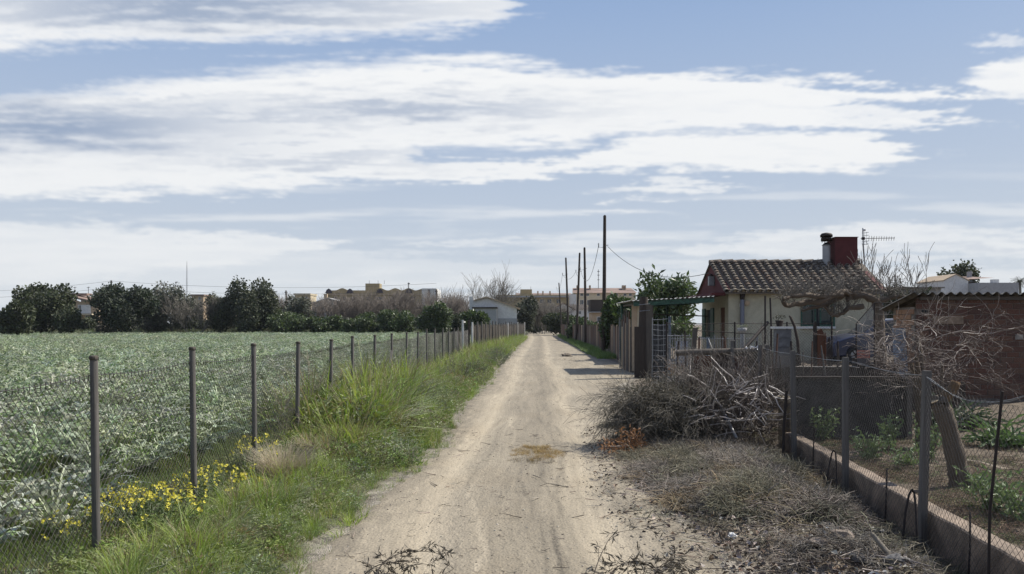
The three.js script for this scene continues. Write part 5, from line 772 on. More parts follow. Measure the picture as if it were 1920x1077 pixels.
{ // blue car in the yard, nose to the left
  const x0 = 10.15, L = 4.0, y0 = .42, zc = -26.9, t = thing('blue_car', 'dark blue car parked beyond the netting in the yard', 'car', [x0 + L / 2, y0, zc]), B = bases.get(t);
  const paint = new THREE.MeshPhysicalMaterial({ color: C(.010, .016, .045), roughness: .45, metalness: .2, clearcoat: .5, clearcoatRoughness: .15 });
  const s = new THREE.Shape(); s.moveTo(.05, .28); s.quadraticCurveTo(-.04, .5, .06, .66); s.quadraticCurveTo(.45, .84, 1.0, .92); s.lineTo(3.75, .98); s.quadraticCurveTo(4.0, .9, 3.98, .55); s.quadraticCurveTo(3.98, .3, 3.9, .26); s.lineTo(3.42, .26); s.absarc(3.12, .30, .34, 0, Math.PI, false); s.lineTo(1.06, .28); s.absarc(.72, .30, .34, 0, Math.PI, false); s.lineTo(.05, .28);
  const g = new THREE.ExtrudeGeometry(s, { depth: 1.46, bevelEnabled: true, bevelSize: .05, bevelThickness: .09, bevelSegments: 3, curveSegments: 12 }); g.translate(x0 - B[0], 0, -.73); put('body', g, paint, t);
  const c = new THREE.Shape(); c.moveTo(1.0, .90); c.quadraticCurveTo(1.5, 1.30, 1.75, 1.38); c.quadraticCurveTo(2.4, 1.47, 3.2, 1.38); c.quadraticCurveTo(3.6, 1.2, 3.82, .95); c.lineTo(1.0, .90); const cg = new THREE.ExtrudeGeometry(c, { depth: 1.18, bevelEnabled: true, bevelSize: .04, bevelThickness: .12, bevelSegments: 3, curveSegments: 12 }); cg.translate(x0 - B[0], 0, -.59); put('cabin', cg, paint, t);
  for (const sg of [1, -1]) { const zz = zc + sg * .712; for (const q of [[[1.28, .96], [2.28, .96], [2.28, 1.35], [1.82, 1.32]], [[2.36, .96], [3.42, .96], [3.12, 1.30], [2.36, 1.35]]]) { const m = new MB(); m.quad(...q.map((p) => [x0 + p[0], y0 + p[1], zz + sg * .012])); m.part('side_window', M.glass, t, true); } }
  const ws = new MB().quad([x0 + 1.02, y0 + .95, zc - .56], [x0 + 1.02, y0 + .95, zc + .56], [x0 + 1.66, y0 + 1.375, zc + .5], [x0 + 1.66, y0 + 1.375, zc - .5]).part('windscreen', M.glass, t, true); ws.position.x -= .03; ws.position.y += .03;
  for (const [wx, sg] of [[.72, 1], [3.12, 1], [.72, -1], [3.12, -1]]) { const zz = zc + sg * .70, w = put('wheel', new THREE.TorusGeometry(.22, .085, 10, 24), M.rubber, t); w.position.set(x0 + wx - B[0], .30, sg * .72); const hub = put('hubcap', new THREE.CylinderGeometry(.19, .19, .08, 18), M.galv, w); hub.rotation.x = Math.PI / 2; for (let k = 0; k < 5; k++) { const sp = put('spoke', new THREE.BoxGeometry(.03, .17, .02), M.darkIron, hub); sp.position.set(Math.sin(k * 1.257) * .09, .045, Math.cos(k * 1.257) * .09); sp.rotation.set(Math.PI / 2, 0, 0); sp.rotation.z = -k * 1.257; } }
  for (const sg of [1, -1]) { const h = put('headlight', new RoundedBoxGeometry(.26, .13, .3, 2, .04), mat([.7, .72, .75], { roughness: .15 }), t); h.position.set(x0 + .12 - B[0], .64, sg * .56); const m2 = put('mirror', new RoundedBoxGeometry(.12, .12, .16, 2, .03), paint, t); m2.position.set(x0 + 1.35 - B[0], 1.0, sg * .86); const tl = put('tail_light', new RoundedBoxGeometry(.1, .3, .18, 2, .03), mat([.4, .02, .02], { roughness: .2 }), t); tl.position.set(x0 + 3.97 - B[0], .78, sg * .62); }
}
{ // netting cage over a frame
  const d = 19, X = (p) => atx(p, d), Y = (p) => aty(p, d), t = thing('netting_cage', 'frame hung with grey fine netting left of the brick shed', 'cage', [X(1640), .1, -d]), P = [[1606, 607], [1640, 568], [1684, 568]]; const tops = P.map(([a, b]) => [X(a), Y(b), -d]);
  tops.forEach((p) => tube([[p[0], 0, -d], p], .016, 6).part('pole', M.darkIron, t)); tube([tops[0], tops[1], tops[2]], .012, 5).part('pole', M.darkIron, t);
  const net = mat([.22, .22, .23], { transparent: true, opacity: .8, alphaMap: tex(256, 256, (u, v) => { const a = Math.abs(((u * 64) % 1) - .5), b = Math.abs(((v * 64) % 1) - .5); return grey(a > .3 || b > .3 ? 1 : .12); }, 1, 1, false) });
  const m = new MB(), k0 = m.n; const q = [[X(1606), .2], [X(1640), .2], [X(1640), Y(570)], [X(1606), Y(609)]]; q.forEach((p) => m.v(p[0], p[1], -d + .02 * n2(p[0] * 5, p[1]), p[0], p[1])); m.i.push(0, 1, 2, 0, 2, 3); m.part('netting', net, t, true);
  for (let k = 0; k < 9; k++) { const y = Y(576 + k * 13); tube([[X(1640), y, -d], [X(1662), y - .02, -d + .02], [X(1684), y, -d]], .005, 4).part('line_wire', M.wire, t); } 
  const b = thing('orange_crate', 'faded orange crate half hidden behind the netting', 'crate', [X(1620), aty(662, 20), -20]); const x0 = atx(1607, 20), x1 = atx(1632, 20), yb = aty(672, 20); for (let k = 0; k < 3; k++) box(x0, x1, yb + k * .07, yb + .055 + k * .07, -20.02, -20).part('slat', mat([.42, .10, .05]), b); for (const x of [x0, x1 - .03]) box(x, x + .03, yb, yb + .2, -20.06, -20.022).part('corner', mat([.42, .10, .05]), b); box(x0, x1, .3, yb, -20.3, -20).part('crate_base', M.darkWood, b);
}
{ // pruned tree before the house, limbs trained flat
  const d = 20.6, p = (px, py, dd = d) => V(...at(px, py, dd)), t = thing('pruned_tree', 'gnarled pruned tree with bare limbs trained over the yard before the yellow house', 'tree', [atx(1648, d), .4, -d]), r = mulberry(61), m = new MB();
  const L = [[[p(1652, 690), p(1650, 620), p(1645, 572), p(1628, 556), p(1600, 556), p(1585, 562)], [.14, .12, .11, .095, .08, .06]], [[p(1630, 557), p(1605, 549), p(1580, 554), p(1558, 568), p(1530, 576), p(1505, 584)], [.09, .08, .07, .06, .045, .03]], [[p(1618, 575), p(1590, 578), p(1577, 590), p(1562, 590), p(1548, 574)], [.07, .06, .05, .045, .025]], [[p(1600, 552), p(1570, 548, 20.2), p(1540, 565, 20), p(1510, 568, 20), p(1478, 573, 19.8), p(1466, 566, 19.6)], [.085, .075, .07, .065, .055, .04]], [[p(1580, 553, 20.2), p(1550, 556, 20), p(1518, 553, 19.8), p(1485, 555, 19.6), p(1468, 562, 19.4)], [.06, .055, .055, .05, .035]], [[p(1640, 566), p(1680, 558), p(1720, 560, 20)], [.07, .05, .03]]];
  L.forEach(([pts, rs], k) => { const c = new THREE.CatmullRomCurve3(pts), N = 14, P = [], Rr = []; for (let q = 0; q <= N; q++) { const u = q / N, v = c.getPoint(u).add(rnd3(r).multiplyScalar(.025)); P.push(v); Rr.push(pl(rs.map((x, i) => [i / (rs.length - 1), x]), u) * (.9 + .3 * r())); } new MB().tube(P, Rr, 8).part(k ? 'limb' : 'trunk', M.bark, t);
    for (let q = 2; q <= N; q++) { const nt = k ? 4 : 2; for (let z = 0; z < nt; z++) limbs(m, r, P[q], V(r() - .5, .3 + .6 * r(), r() - .5).normalize(), .2 + .42 * r() * r(), .010, 1, { kids: 3, seg: 3, min: .0045, spread: 1, wig: .35 }); } });
  for (let k = 0; k < 15; k++) limbs(m, r, p(1600 + r() * 140, 552 + r() * 12, d - .5 + r()), V((r() - .5) * .6, 1, (r() - .5) * .4).normalize(), .25 + .38 * r(), .010, 2, { kids: 3, seg: 4, min: .0055, spread: .55, wig: .16, lift: .3 });
  for (let k = 0; k < 55; k++) limbs(m, r, p(1560 + r() * 150, 520 + r() * 45, d - .6 + r() * 1.6), rnd3(r), .3 + .3 * r(), .009, 1, { kids: 3, seg: 3, min: .005, spread: .9, wig: .3 });
  stuff(m.part('twigs', M.greyBark, t));
}
{ // brick shed with wavy sheet roof
  const x0 = 7.84, x1 = 10.5, zF = -16, zB = -17.0, y0 = .0, y1 = 2.26, t = thing('brick_shed', 'brick shed with wavy cement roof at the right edge', 'shed', [9.2, 0, -16.5]), B = bases.get(t), r = mulberry(71);
  const wl = box(x0 + .03, x1, y0, y1 - .03, zF - .11, zF - .012).part('front_wall', mat([.24, .19, .155], { map: tPatch, bumpMap: tGrainB, bumpScale: .004 }), t), sd = box(x0 + .012, x0 + .12, y0, 2.03, zB, zF - .112).part('side_wall', mat([.30, .25, .20], { map: tPatch }), t);
  const bm = [[.185, .09, .062], [.16, .08, .058], [.20, .105, .07], [.14, .075, .056], [.185, .11, .078]].map((c) => mat(c, { map: tGrain, bumpMap: tGrainB, bumpScale: .005 })), bl = .235, bh = .094, gx = .25, gy = .1045, bg = new RoundedBoxGeometry(bl, bh, .05, 1, .006), bs = new RoundedBoxGeometry(.05, bh, bl, 1, .006), half = new RoundedBoxGeometry(bl / 2 - .006, bh, .05, 1, .006);
  for (let c = 0; c < 21; c++) { const y = .06 + c * gy, o = (c % 2) * gx / 2; for (let k = -1; k < 11; k++) { const x = x0 + .12 + k * gx + o; if (x < x0 + .05 || x > x1 - .1 || (c === 19 && k === 0) && 0) continue; if (c === 18 && (k === 0)) continue; const m = put('brick', bg, bm[Math.floor(r() * 5)], wl); m.position.set(x - B[0], y - B[1], zF - .026 + (r() - .5) * .006 - B[2]); m.rotation.z = (r() - .5) * .008; } if (o) { const m = put('brick', half, bm[Math.floor(r() * 5)], wl); m.position.set(x0 + .057 - B[0], y - B[1], zF - .026 - B[2]); } }
  const sm = [[.46, .26, .15], [.40, .22, .13]].map((c) => mat(c, { map: tGrain })); for (let c = 0; c < 19; c++) for (let k = 0; k < 3; k++) { const z = zF - .24 - k * gx - (c % 2) * gx / 2; if (z < zB + .1) continue; const m = put('brick', bs, sm[Math.floor(r() * 2)], sd); m.position.set(x0 + .02 - B[0], .06 + c * gy - B[1], z - B[2]); }
  for (let k = 0; k < 3; k++) box(x0 + .10 + k * .055, x0 + .14 + k * .055, 1.92, 1.975, zF - .02, zF - .008).part('vent_hole', M.rubber, t);
  box(x0 + .3, x0 + .9, 1.70, 1.86, zF + .003, zF + .010).part('cement_patch', mat([.33, .24, .17], { map: tPatch }), t); box(x0 + 1.9, x0 + 2.06, 1.40, 1.50, zF + .003, zF + .010).part('cement_patch', M.concrete, t);
  const cem = mat([.20, .185, .155], { map: tPatch, bumpMap: tGrainB, bumpScale: .004 }); for (let sI = 0; sI < 3; sI++) { const a = x0 - .18 + sI * .93, b = a + .97, m = new MB(), N = 44; for (const th of [0, .012]) for (let e = 0; e < 2; e++) for (let k = 0; k <= N; k++) { const x = lerp(a, b, k / N); m.v(x, (e ? 1.98 : 2.28) + .027 * Math.sin((x - x0) / .177 * TAU) + th + sI * .004 * (sI % 2), e ? zB - .25 : zF + .16, x, e * 1.3); } for (const o of [0, 2 * (N + 1)]) for (let k = 0; k < N; k++) { const q = o + k; m.i.push(q, q + 1, q + N + 2, q, q + N + 2, q + N + 1); } for (let k = 0; k < N; k++) { const q = 2 * (N + 1) + k; m.i.push(k, k + 1, q + 1, k, q + 1, q); } m.part('roof_sheet', cem, t); }
  bar([x0 + .05, 2.20, zF + .02], [x1, 2.20, zF + .02], .05, .07).part('purlin', M.oldWood, t);
  const sh = thing('grey_sheet', 'bluish grey sheet leaning at the left corner of the brick shed', 'sheet', [x0 - .2, .1, -16.2]); bar([x0 - .22, .1, -16.1], [x0 - .16, 1.62, -16.4], .26, .02).part('sheet', mat([.20, .23, .27]), sh);
}
{ // grey panel wall across the garden
  const d = 11.25, t = thing('panel_wall', 'dark grey rendered panel wall across the garden', 'wall', [4.6, .1, -d]); box(3.86, 5.36, -.1, .955, -d - .07, -d).part('panel', mat([.085, .08, .078], { map: tPatch, bumpMap: tGrainB, bumpScale: .012 }), t); bar([5.40, -.1, -d], [5.40, 1.05, -d], .07, .07).part('end_post', M.post, t); box(3.80, 5.3, .957, .985, -d - .09, -d + .02).part('capping', M.darkWood, t);
  const c = thing('slatted_crate', 'dark slatted crate behind the grey panel wall', 'crate', [atx(1645, 12.6), .1, -12.6]); for (let k = 0; k < 12; k++) { const x = lerp(atx(1612, 12.6), atx(1682, 12.6), k / 11); bar([x, .1, -12.6], [x + .02, aty(684, 12.6), -12.6], .032, .02).part('slat', M.darkWood, c); } box(atx(1610, 12.6), atx(1684, 12.6), aty(688, 12.6), aty(684, 12.6), -12.64, -12.62).part('rail', M.darkWood, c); box(atx(1610, 12.7), atx(1684, 12.7), .1, aty(690, 12.7), -12.9, -12.72).part('back_board', M.darkIron, c);
  const s = thing('stone_block', 'pale yellow stone block beside the rusty bar at the kerb end', 'stone block', [atx(1478, 12), 0, -12]); const g = new RoundedBoxGeometry(.24, .62, .22, 3, .04); put('block', g, mat([.42, .33, .18], { map: tPatch, bumpMap: tGrainB, bumpScale: .02 }), s).position.set(0, .26, 0); const g2 = put('top_stone', new RoundedBoxGeometry(.27, .08, .25, 2, .02), M.cream, s); g2.position.set(0, .61, 0);
  const k = thing('low_boards', 'low row of old boards between the grey panel wall and the brick shed', 'boards', [6.4, .1, -14.6]); for (let q = 0; q < 6; q++) box(5.5 + q * .42, 5.9 + q * .42, .05, .62 + .03 * (q % 3), -14.6 - .01 * (q % 2), -14.57).part('board', q % 2 ? M.darkWood : M.darkIron, k);
  const wl = thing('brown_wall', 'low brown wall with pale ledge beneath the rusty planks', 'wall', [6, .1, -16.4]); box(atx(1490, 16.4), atx(1700, 16.4), -.1, aty(689, 16.4), -16.5, -16.4).part('wall', mat([.075, .055, .045], { map: tPatch }), wl); box(atx(1488, 16.4), atx(1606, 16.4), aty(689, 16.4), aty(687.8, 16.4), -16.52, -16.36).part('ledge', M.concrete, wl);
  const pf = thing('patched_boards', 'dark patchwork of boards and sheets below the chain link before the house', 'boards', [5.2, .1, -18.9]), rp = mulberry(733); for (let k = 0; k < 14; k++) { const x0 = atx(1306 + k * 14, 18.9), x1 = atx(1319 + k * 14, 18.9), y1 = aty(656 + 14 * rp(), 18.9); bar([(x0 + x1) / 2, .05, -18.9 - .02 * (k % 2)], [(x0 + x1) / 2 + (rp() - .5) * .04, y1, -18.9 - .02 * (k % 2)], x1 - x0, .018).part('board', [M.darkWood, M.rust, M.darkIron, M.oldWood][Math.floor(rp() * 4)], pf); }
}
{ // garden tree stump with a sawn limb, and the twiggy shrub behind it
  const y0 = .05, d = 7.95, p = (px, py, dd = d) => V(...at(px, py, dd)), t = thing('sawn_tree', 'leaning sawn tree trunk in the garden behind the fence', 'tree', [atx(1803, d), y0, -d]), r = mulberry(81);
  const tc = new THREE.CatmullRomCurve3([p(1806, 925), p(1797, 880), p(1786, 830), p(1772, 780), p(1762, 758), p(1752, 752)]), tP = [], tR = []; for (let k = 0; k <= 30; k++) { const u = k / 30; tP.push(tc.getPoint(u).add(rnd3(r).multiplyScalar(.005))); tR.push(pl([[0, .118], [.2, .095], [.5, .084], [.85, .082], [1, .055]], u) * (1 + .10 * n2(u * 7, 4) + .05 * n2(u * 19, 9))); }
  const tk = new MB().tube(tP, tR, 16).part('trunk', M.bark, t); new MB().tube([p(1760, 770), p(1772, 745), p(1785, 733), p(1791, 722), p(1793, 716)], [.055, .055, .05, .045, .042], 10).part('limb', mat([.30, .19, .10], { map: tWood, bumpMap: tWoodB, bumpScale: .01 }), t);
  new MB().tube([p(1752, 753), p(1751, 751)], [.062, .055], 12).part('sawn_face', mat([.40, .30, .18]), tk);
  const s = thing('twiggy_shrub', 'bare reddish twiggy shrub spreading before the brick shed', 'shrub', [atx(1735, 10.4), .1, -10.4]), m = new MB(), m2 = new MB(), c = V(...at(1740, 668, 10.4)), st = new MB();
  for (let k = 0; k < 5; k++) { const b = V(atx(1725 + k * 8, 10.5), .05, -10.5 + (r() - .5) * .3), e = c.clone().add(rnd3(r).multiplyScalar(.25)); new MB().tube([b, b.clone().lerp(e, .5).add(rnd3(r).multiplyScalar(.06)), e], [.04, .033, .022], 7).part('stem', M.bark, s); }
  for (let k = 0; k < 60; k++) { const a = r() * TAU, dir = V(Math.cos(a), (r() - .45) * 1.3, Math.sin(a) * .8).normalize(); limbs(k % 5 ? m : m2, r, c.clone().add(V((r() - .5) * 1.1, (r() - .45) * .75, (r() - .5) * .8)), dir, .22 + .36 * r(), .006, 2, { kids: 4, seg: 4, min: .002, spread: 1.0, wig: .38, up: -.03, lift: -.03 }); }
  stuff(m.part('twigs', M.twig, s)); stuff(m2.part('twigs', M.paleTwig, s)); 
  for (let k = 0; k < 12; k++) limbs(st, r, V(...at(1640 + 30 * r(), 650 + 60 * r(), 11)), V(1, -.2 - .5 * r(), r() - .5).normalize(), .7, .007, 1, { kids: 3, seg: 4, min: .002, wig: .2 });
  stuff(st.part('twigs', M.twig, s));
}
{ // vegetables in the garden
  const plants = [[1546, 812, 11.0, .20, .40, 130, 'bushy bean plant left of the first post before the grey wall'], [1632, 862, 9.6, .24, .30, 150, 'low bean plant just right of the middle grey post'], [1668, 820, 10.3, .16, .42, 90, 'tall thin bean plant in front of the grey wall'], [1741, 845, 9.4, .17, .40, 130, 'bean plant behind the near grey post'], [1700, 880, 9.0, .2, .2, 60, 'small sprawling plant between the bean plants'], [1862, 950, 6.9, .26, .26, 170, 'low leafy plant beside the long iron rod'], [1912, 935, 6.6, .2, .26, 90, 'low leafy plant at the right edge of the garden'], [1840, 900, 7.8, .12, .14, 50, 'tiny plant right of the sawn trunk']];
  plants.forEach(([px, py, d, rad, h, n, l], k) => { const x = atx(px, d), y = groundH(x, d), t = thing('bean_plant', l, 'plant', [x, y, -d], 'garden plants'), r = mulberry(k + 300), st = new MB(), m = new MB(); for (let q = 0; q < 5; q++) { const a = q * 1.3, e = V(x + Math.cos(a) * rad * .8, y + h * (.7 + .4 * r()), -d + Math.sin(a) * rad * .8); st.tube([V(x + Math.cos(a) * .03, y - .02, -d), e.clone().lerp(V(x, y, -d), .5).add(V(0, .03, 0)), e], [.006, .005, .003], 4); for (let z = 0; z < n * 2 / 5; z++) { const f = .15 + .85 * r(), c = V(x, y, -d).lerp(e, f).add(rnd3(r).multiplyScalar(rad * .35)); c.y = Math.max(c.y, y + .02); m.leaf(c, rnd3(r).add(V(0, .3, 0)).normalize(), rnd3(r).add(V(0, .9, 0)).normalize(), .05 + .035 * r(), .024 + .01 * r()); } } stuff(st.part('stems', leafMat([.11, .16, .05]), t)); m.part('leaves', leafMat([.14, .20, .07], { clearcoat: .5 }), t, true); });
  [[1888, 800, 10.6, 'big spreading green plant at the right edge under the brick shed', .52, .5], [1800, 770, 12.4, 'dark low leafy row before the brick shed', .6, .3], [1745, 772, 13.0, 'dark leafy plant left in the row before the brick shed', .4, .3]].forEach(([px, py, d, l, rad, h], k) => { const x = atx(px, d), y = groundH(x, d), t = thing('leafy_vegetable', l, 'plant', [x, y, -d], 'large garden plants'), m = new MB(), r = mulberry(k + 330); for (let q = 0; q < 120; q++) { const a = r() * TAU, el = .25 + .9 * r(), L = rad * (.5 + .6 * r()); let p = V(x + (r() - .5) * rad, y, -d + (r() - .5) * rad * .6), dd = V(Math.cos(a) * Math.cos(el), Math.sin(el), Math.sin(a) * Math.cos(el)); for (let s = 0; s < 4; s++) { const nx = p.clone().addScaledVector(dd, L / 4); if (nx.y > y + .04) m.leaf(p, dd, rnd3(r).add(V(0, 1, 0)).normalize(), L / 3, .05); p = nx; dd.add(V(0, -.28, 0)).normalize(); } } m.part('leaves', leafMat(k ? [.055, .085, .035] : [.10, .17, .05], { clearcoat: .4 }), t, true); });
  const r = mulberry(90), list = []; for (let k = 0; k < 4600; k++) { const d = k < 2600 ? 5 + 8 * r() : 13 + 13 * r(), x = Math.max(XCURB(Math.min(d, 12)), XF(d)) + .25 + r() * r() * 4.5; if (fbm(x * .9, d * .7, 2) < -.1) continue; list.push([x, groundH(x, d) - .01, -d, .5 + .5 * r(), r() * TAU, 0, 0, Math.floor(r() * 2), leafVary(r, r() < .2 ? [.10, .14, .045] : [.17, .12, .08], .4)]); } instances('garden_litter', 'dry leaves and straw lying over the garden soil', 'litter', [strawGeo(501, 24, .16, .03, .002, .5), strawGeo(502, 24, .16, .03, .002, .5)], mat([1, 1, 1]), list);
  const m = new MB(), N = 16; for (let k = 0; k <= N; k++) { const u = k / N, px = lerp(1790, 1990, u), dd = lerp(9.5, 7.9, u), x = atx(px, dd); for (const o of [-.2, .2]) { const D = dd + o * (1 + .3 * n2(k, o)); m.v(x, groundH(x, D) + .05, -D, x, D); } } for (let k = 0; k < N; k++) m.i.push(k * 2, k * 2 + 1, k * 2 + 3, k * 2, k * 2 + 3, k * 2 + 2); struct('garden_path', m.geo(), mat([.42, .35, .26], { map: tPatch, bumpMap: tGrainB, bumpScale: .02 }), 'narrow pale trodden path through the garden');
}
{ // board fence on the right of the track
  const t = thing('board_fence', 'long brown fence of upright boards along the right of the track', 'fence', [5, 0, -45]), r = mulberry(95), ms = [[.16, .085, .055], [.12, .075, .055], [.20, .10, .06], [.17, .13, .10], [.13, .06, .045]].map((c) => mat(c, { map: tWood })); ms.push(M.post, M.tan); let d = 34.5;
  while (d < 118) { const w = .22 + .18 * r() + (d > 70 ? .18 : 0), x = pl([[34, 4.75], [46, 5.45], [66, 5.95], [84, 6.1], [118, 7.0]], d), h = 1.62 + .16 * (r() - .5), ln = (r() - .5) * .05, m = new MB(), y = -.05; const x2 = pl([[34, 4.75], [46, 5.45], [66, 5.95], [84, 6.1], [118, 7.0]], d + w * .93); m.bar([(x + x2) / 2, y, -(d + w * .46)], [(x + x2) / 2 + ln, h, -(d + w * .46)], .022, w * .93); m.part('board', ms[Math.floor(Math.pow(r(), 1.4) * 7)], t); d += w; }
  for (const y of [.45, 1.3]) new MB().tube([[4.80, y, -34.5], [5.5, y, -46], [6.0, y, -66], [6.15, y, -84], [7.05, y, -118]], .03, 5).part('rail', M.oldWood, t);
}
// ---------------------------------------------------------------- heap of cut branches beside the track
{
  const t = thing('brush_pile', 'big heap of cut branches and dry brush right of the track', 'brush pile', [2.9, 0, -12.3]), r = mulberry(101), dark = new MB(), fine = new MB();
  for (let k = 0; k < 110; k++) { const c = V(2.15 + .75 * (r() - .5) * 1.5, .05 + .5 * r(), -11.75 + (r() - .5) * 1.1), dir = V((r() - .62) * 1.1, .55 * r() + .1, (r() - .4)).normalize(); limbs(fine, r, c, dir, .34 + .22 * r(), .006, 2, { kids: 5, seg: 4, min: .0019, spread: .7, wig: .2, up: -.1, lift: -.08 }); }
  stuff(fine.part('fine_twigs', mat([.11, .098, .078]), t));
  for (let k = 0; k < 240; k++) { const c = V(3.08 + (r() - .5) * 1.15, .08 + .80 * r() * (1 - .5 * Math.abs(r() - .5)), -11.95 + (r() - .5) * .9), dir = V(r() - .5, (r() - .3) * .9, (r() - .5)).normalize(); limbs(dark, r, c, dir, .24 + .22 * r(), .009, 2, { kids: 4, seg: 4, min: .0028, spread: .8, wig: .26, lift: .02 }); }
  stuff(dark.part('tangled_twigs', mat([.085, .066, .055], { roughness: .6 }), t));
  const pm = mat([.43, .38, .34], { roughness: .35 });
  for (let k = 0; k < 140; k++) { const c = V(3.08 + (r() - .5) * 1.15,   .15 + .80 * r(), -11.6 + (r() - .5) * .8), dir = V(r() - .5, (r() - .4) * .8, (r() - .5) * .6).normalize(), L = .16 + .36 * r(), P = [c]; let q = c, dd = dir; for (let s = 0; s < 5; s++) { dd = dd.clone().add(rnd3(r).multiplyScalar(.28)).normalize(); q = q.clone().addScaledVector(dd, L / 5); P.push(q); } const a = .004 + .007 * r() * r(); new MB().tube(P, [a, a, a * .9, a * .75, a * .6, a * .4], 6).part('cut_branch', k % 3 ? pm : M.twig, t); }
  for (let k = 0; k < 45; k++) { const c = V(2.55 + 1.05 * r(), .35 + .5 * r(), -11.25 + (r() - .5) * .35), P = [c]; let q = c, dd = V(r() - .5, (r() - .45) * .7, (r() - .5) * .4).normalize(); const L = .15 + .4 * r(); for (let s = 0; s < 5; s++) { dd = dd.clone().add(rnd3(r).multiplyScalar(.3)).normalize(); q = q.clone().addScaledVector(dd, L / 5); P.push(q); } const a = .005 + .008 * r(); new MB().tube(P, [a, a, a * .9, a * .75, a * .6, a * .4], 6).part('cut_branch', pm, t); }
  for (let k = 0; k < 9; k++) { const b = V(2.75 + .9 * r(), .55, -11.75 + (r() - .5) * .4); new MB().tube([b, b.clone().add(V((r() - .5) * .15, .22, 0)), b.clone().add(V((r() - .5) * .3, .45 + .15 * r(), 0))], [.007, .006, .003], 5).part('cut_branch', pm, t); }
  const lv = new MB(), lm = leafMat([.11, .098, .066], { clearcoat: .3 }); for (let k = 0; k < 11000; k++) { const u = rnd3(r), q = (.35 + .65 * Math.sqrt(r())) * (1 + .25 * n3(u.x * 2, u.y * 2, u.z * 2)), c = V(2.12 + u.x * .72 * q, .34 + u.y * .60 * q, -11.7 + u.z * .55 * q); if (c.y < .03) continue; lv.card(c, rnd3(r).add(V(-.3, -.3, 0)).normalize(), rnd3(r), .05 + .03 * r(), .014); } stuff(lv.part('dry_leaves', lm, t, true));
  const pole = new MB().tube([at(1345, 750, 11.7), at(1360, 780, 11.5), at(1381, 822, 11.2)], [.022, .023, .022], 9).part('pale_stick', mat([.26, .25, .245], { roughness: .4 }), t); new MB().tube([at(1360, 781, 11.47), at(1364, 789, 11.42)], [.036, .036], 10).part('blue_band', mat([.06, .10, .19]), pole); for (const q of [[[1343, 751], [1320, 775], [1297, 792]], [[1342, 752], [1332, 768], [1322, 783]]]) new MB().tube(q.map((p, i) => at(p[0], p[1], 11.6 - .1 * i)), .009, 6).part('cut_branch', pm, t);
  const o = thing('russet_branch', 'fallen branch with orange brown dead leaves at the foot of the brush pile', 'branch', [1.5, 0, -11.0]), om = new MB(), ob = new MB(); for (let k = 0; k < 10; k++) { const b = V(1.75, .10, -10.95), e = V(1.12 + .6 * r(), .04 + .28 * r(), -10.45 - .5 * r()); ob.tube([b, b.clone().lerp(e, .5).add(rnd3(r).multiplyScalar(.06)), e], [.007, .005, .003], 4); for (let z = 0; z < 55; z++) { const c = b.clone().lerp(e, .25 + .8 * r()).add(rnd3(r).multiplyScalar(.07)); c.y = Math.max(.035, c.y); om.leaf(c, rnd3(r), rnd3(r), .045 + .025 * r(), .022, .2); } } stuff(ob.part('twigs', M.twig, o)); om.part('dead_leaves', leafMat([.30, .155, .065], { clearcoat: .3 }), o, true);
  const o2 = new MB(); for (let k = 0; k < 260; k++) o2.leaf(V(2.55 + (r() - .5) * .6, .52 + .2 * r(), -12.6 + (r() - .5) * .4), rnd3(r), rnd3(r), .06, .026, .2); o2.part('dead_leaves', leafMat([.22, .12, .06]), t, true);
}
// cut olive sprays lying in the foreground
function spray(label, pts, seed, leafy) {
  const r = mulberry(seed), c = new THREE.CatmullRomCurve3(pts.map((p) => V(...p))), t = thing('olive_spray', label, 'branch', [pts[0][0], 0, pts[0][2]], 'cut olive sprays in the foreground'), P = c.getPoints(18); new MB().tube(P, P.map((_, k) => .005 * (1 - k / 22)), 5).part('stem', M.darkWood, t); const st = new MB(), lf = new MB();
  for (let k = 2; k <= 18; k++) for (let q = 0; q < leafy; q++) { const d0 = V(r() - .5, (r() - .55) * .7, r() - .6).normalize(), L = .05 + .10 * r(), e = P[k].clone().addScaledVector(d0, L); if (e.y < .03) e.y = .03; st.tube([P[k], e], .0016, 3, false); for (let z = 0; z < 4; z++) { const b = P[k].clone().lerp(e, .3 + .7 * r()); lf.leaf(b, d0.clone().add(rnd3(r).multiplyScalar(.8)).add(V(0, -.2, 0)).normalize(), rnd3(r), .04 + .025 * r(), .009 + .004 * r(), .1); } }
  stuff(st.part('twigs', M.darkWood, t)); lf.part('leaves', leafMat([.085, .072, .05], { clearcoat: .25 }), t, true);
}
spray('dark cut olive spray arching at the bottom edge left of centre', [[-.75, .02, -4.9], [-.86, .12, -5.3], [-.75, .16, -5.55], [-.52, .15, -5.6], [-.38, .1, -5.4]], 401, 2);
spray('low olive spray at the bottom edge beside the arching one', [[-1.0, .02, -5.5], [-.9, .08, -5.55], [-.72, .09, -5.6], [-.55, .05, -5.65]], 402, 2);
spray('long bare ended olive spray rising at the bottom edge right of centre', [[.42, .0, -4.9], [.52, .08, -5.3], [.62, .17, -5.6], [.74, .22, -5.85], [1.1, .19, -6.1]], 403, 1);
spray('leafy olive spray at the bottom edge right of centre', [[.55, .02, -5.2], [.7, .1, -5.45], [.85, .12, -5.5], [1.0, .04, -5.4]], 404, 4);
spray('second leafy olive spray under the long bare one', [[.85, .02, -5.1], [.95, .1, -5.4], [1.1, .13, -5.5], [1.2, .04, -5.35]], 405, 3);
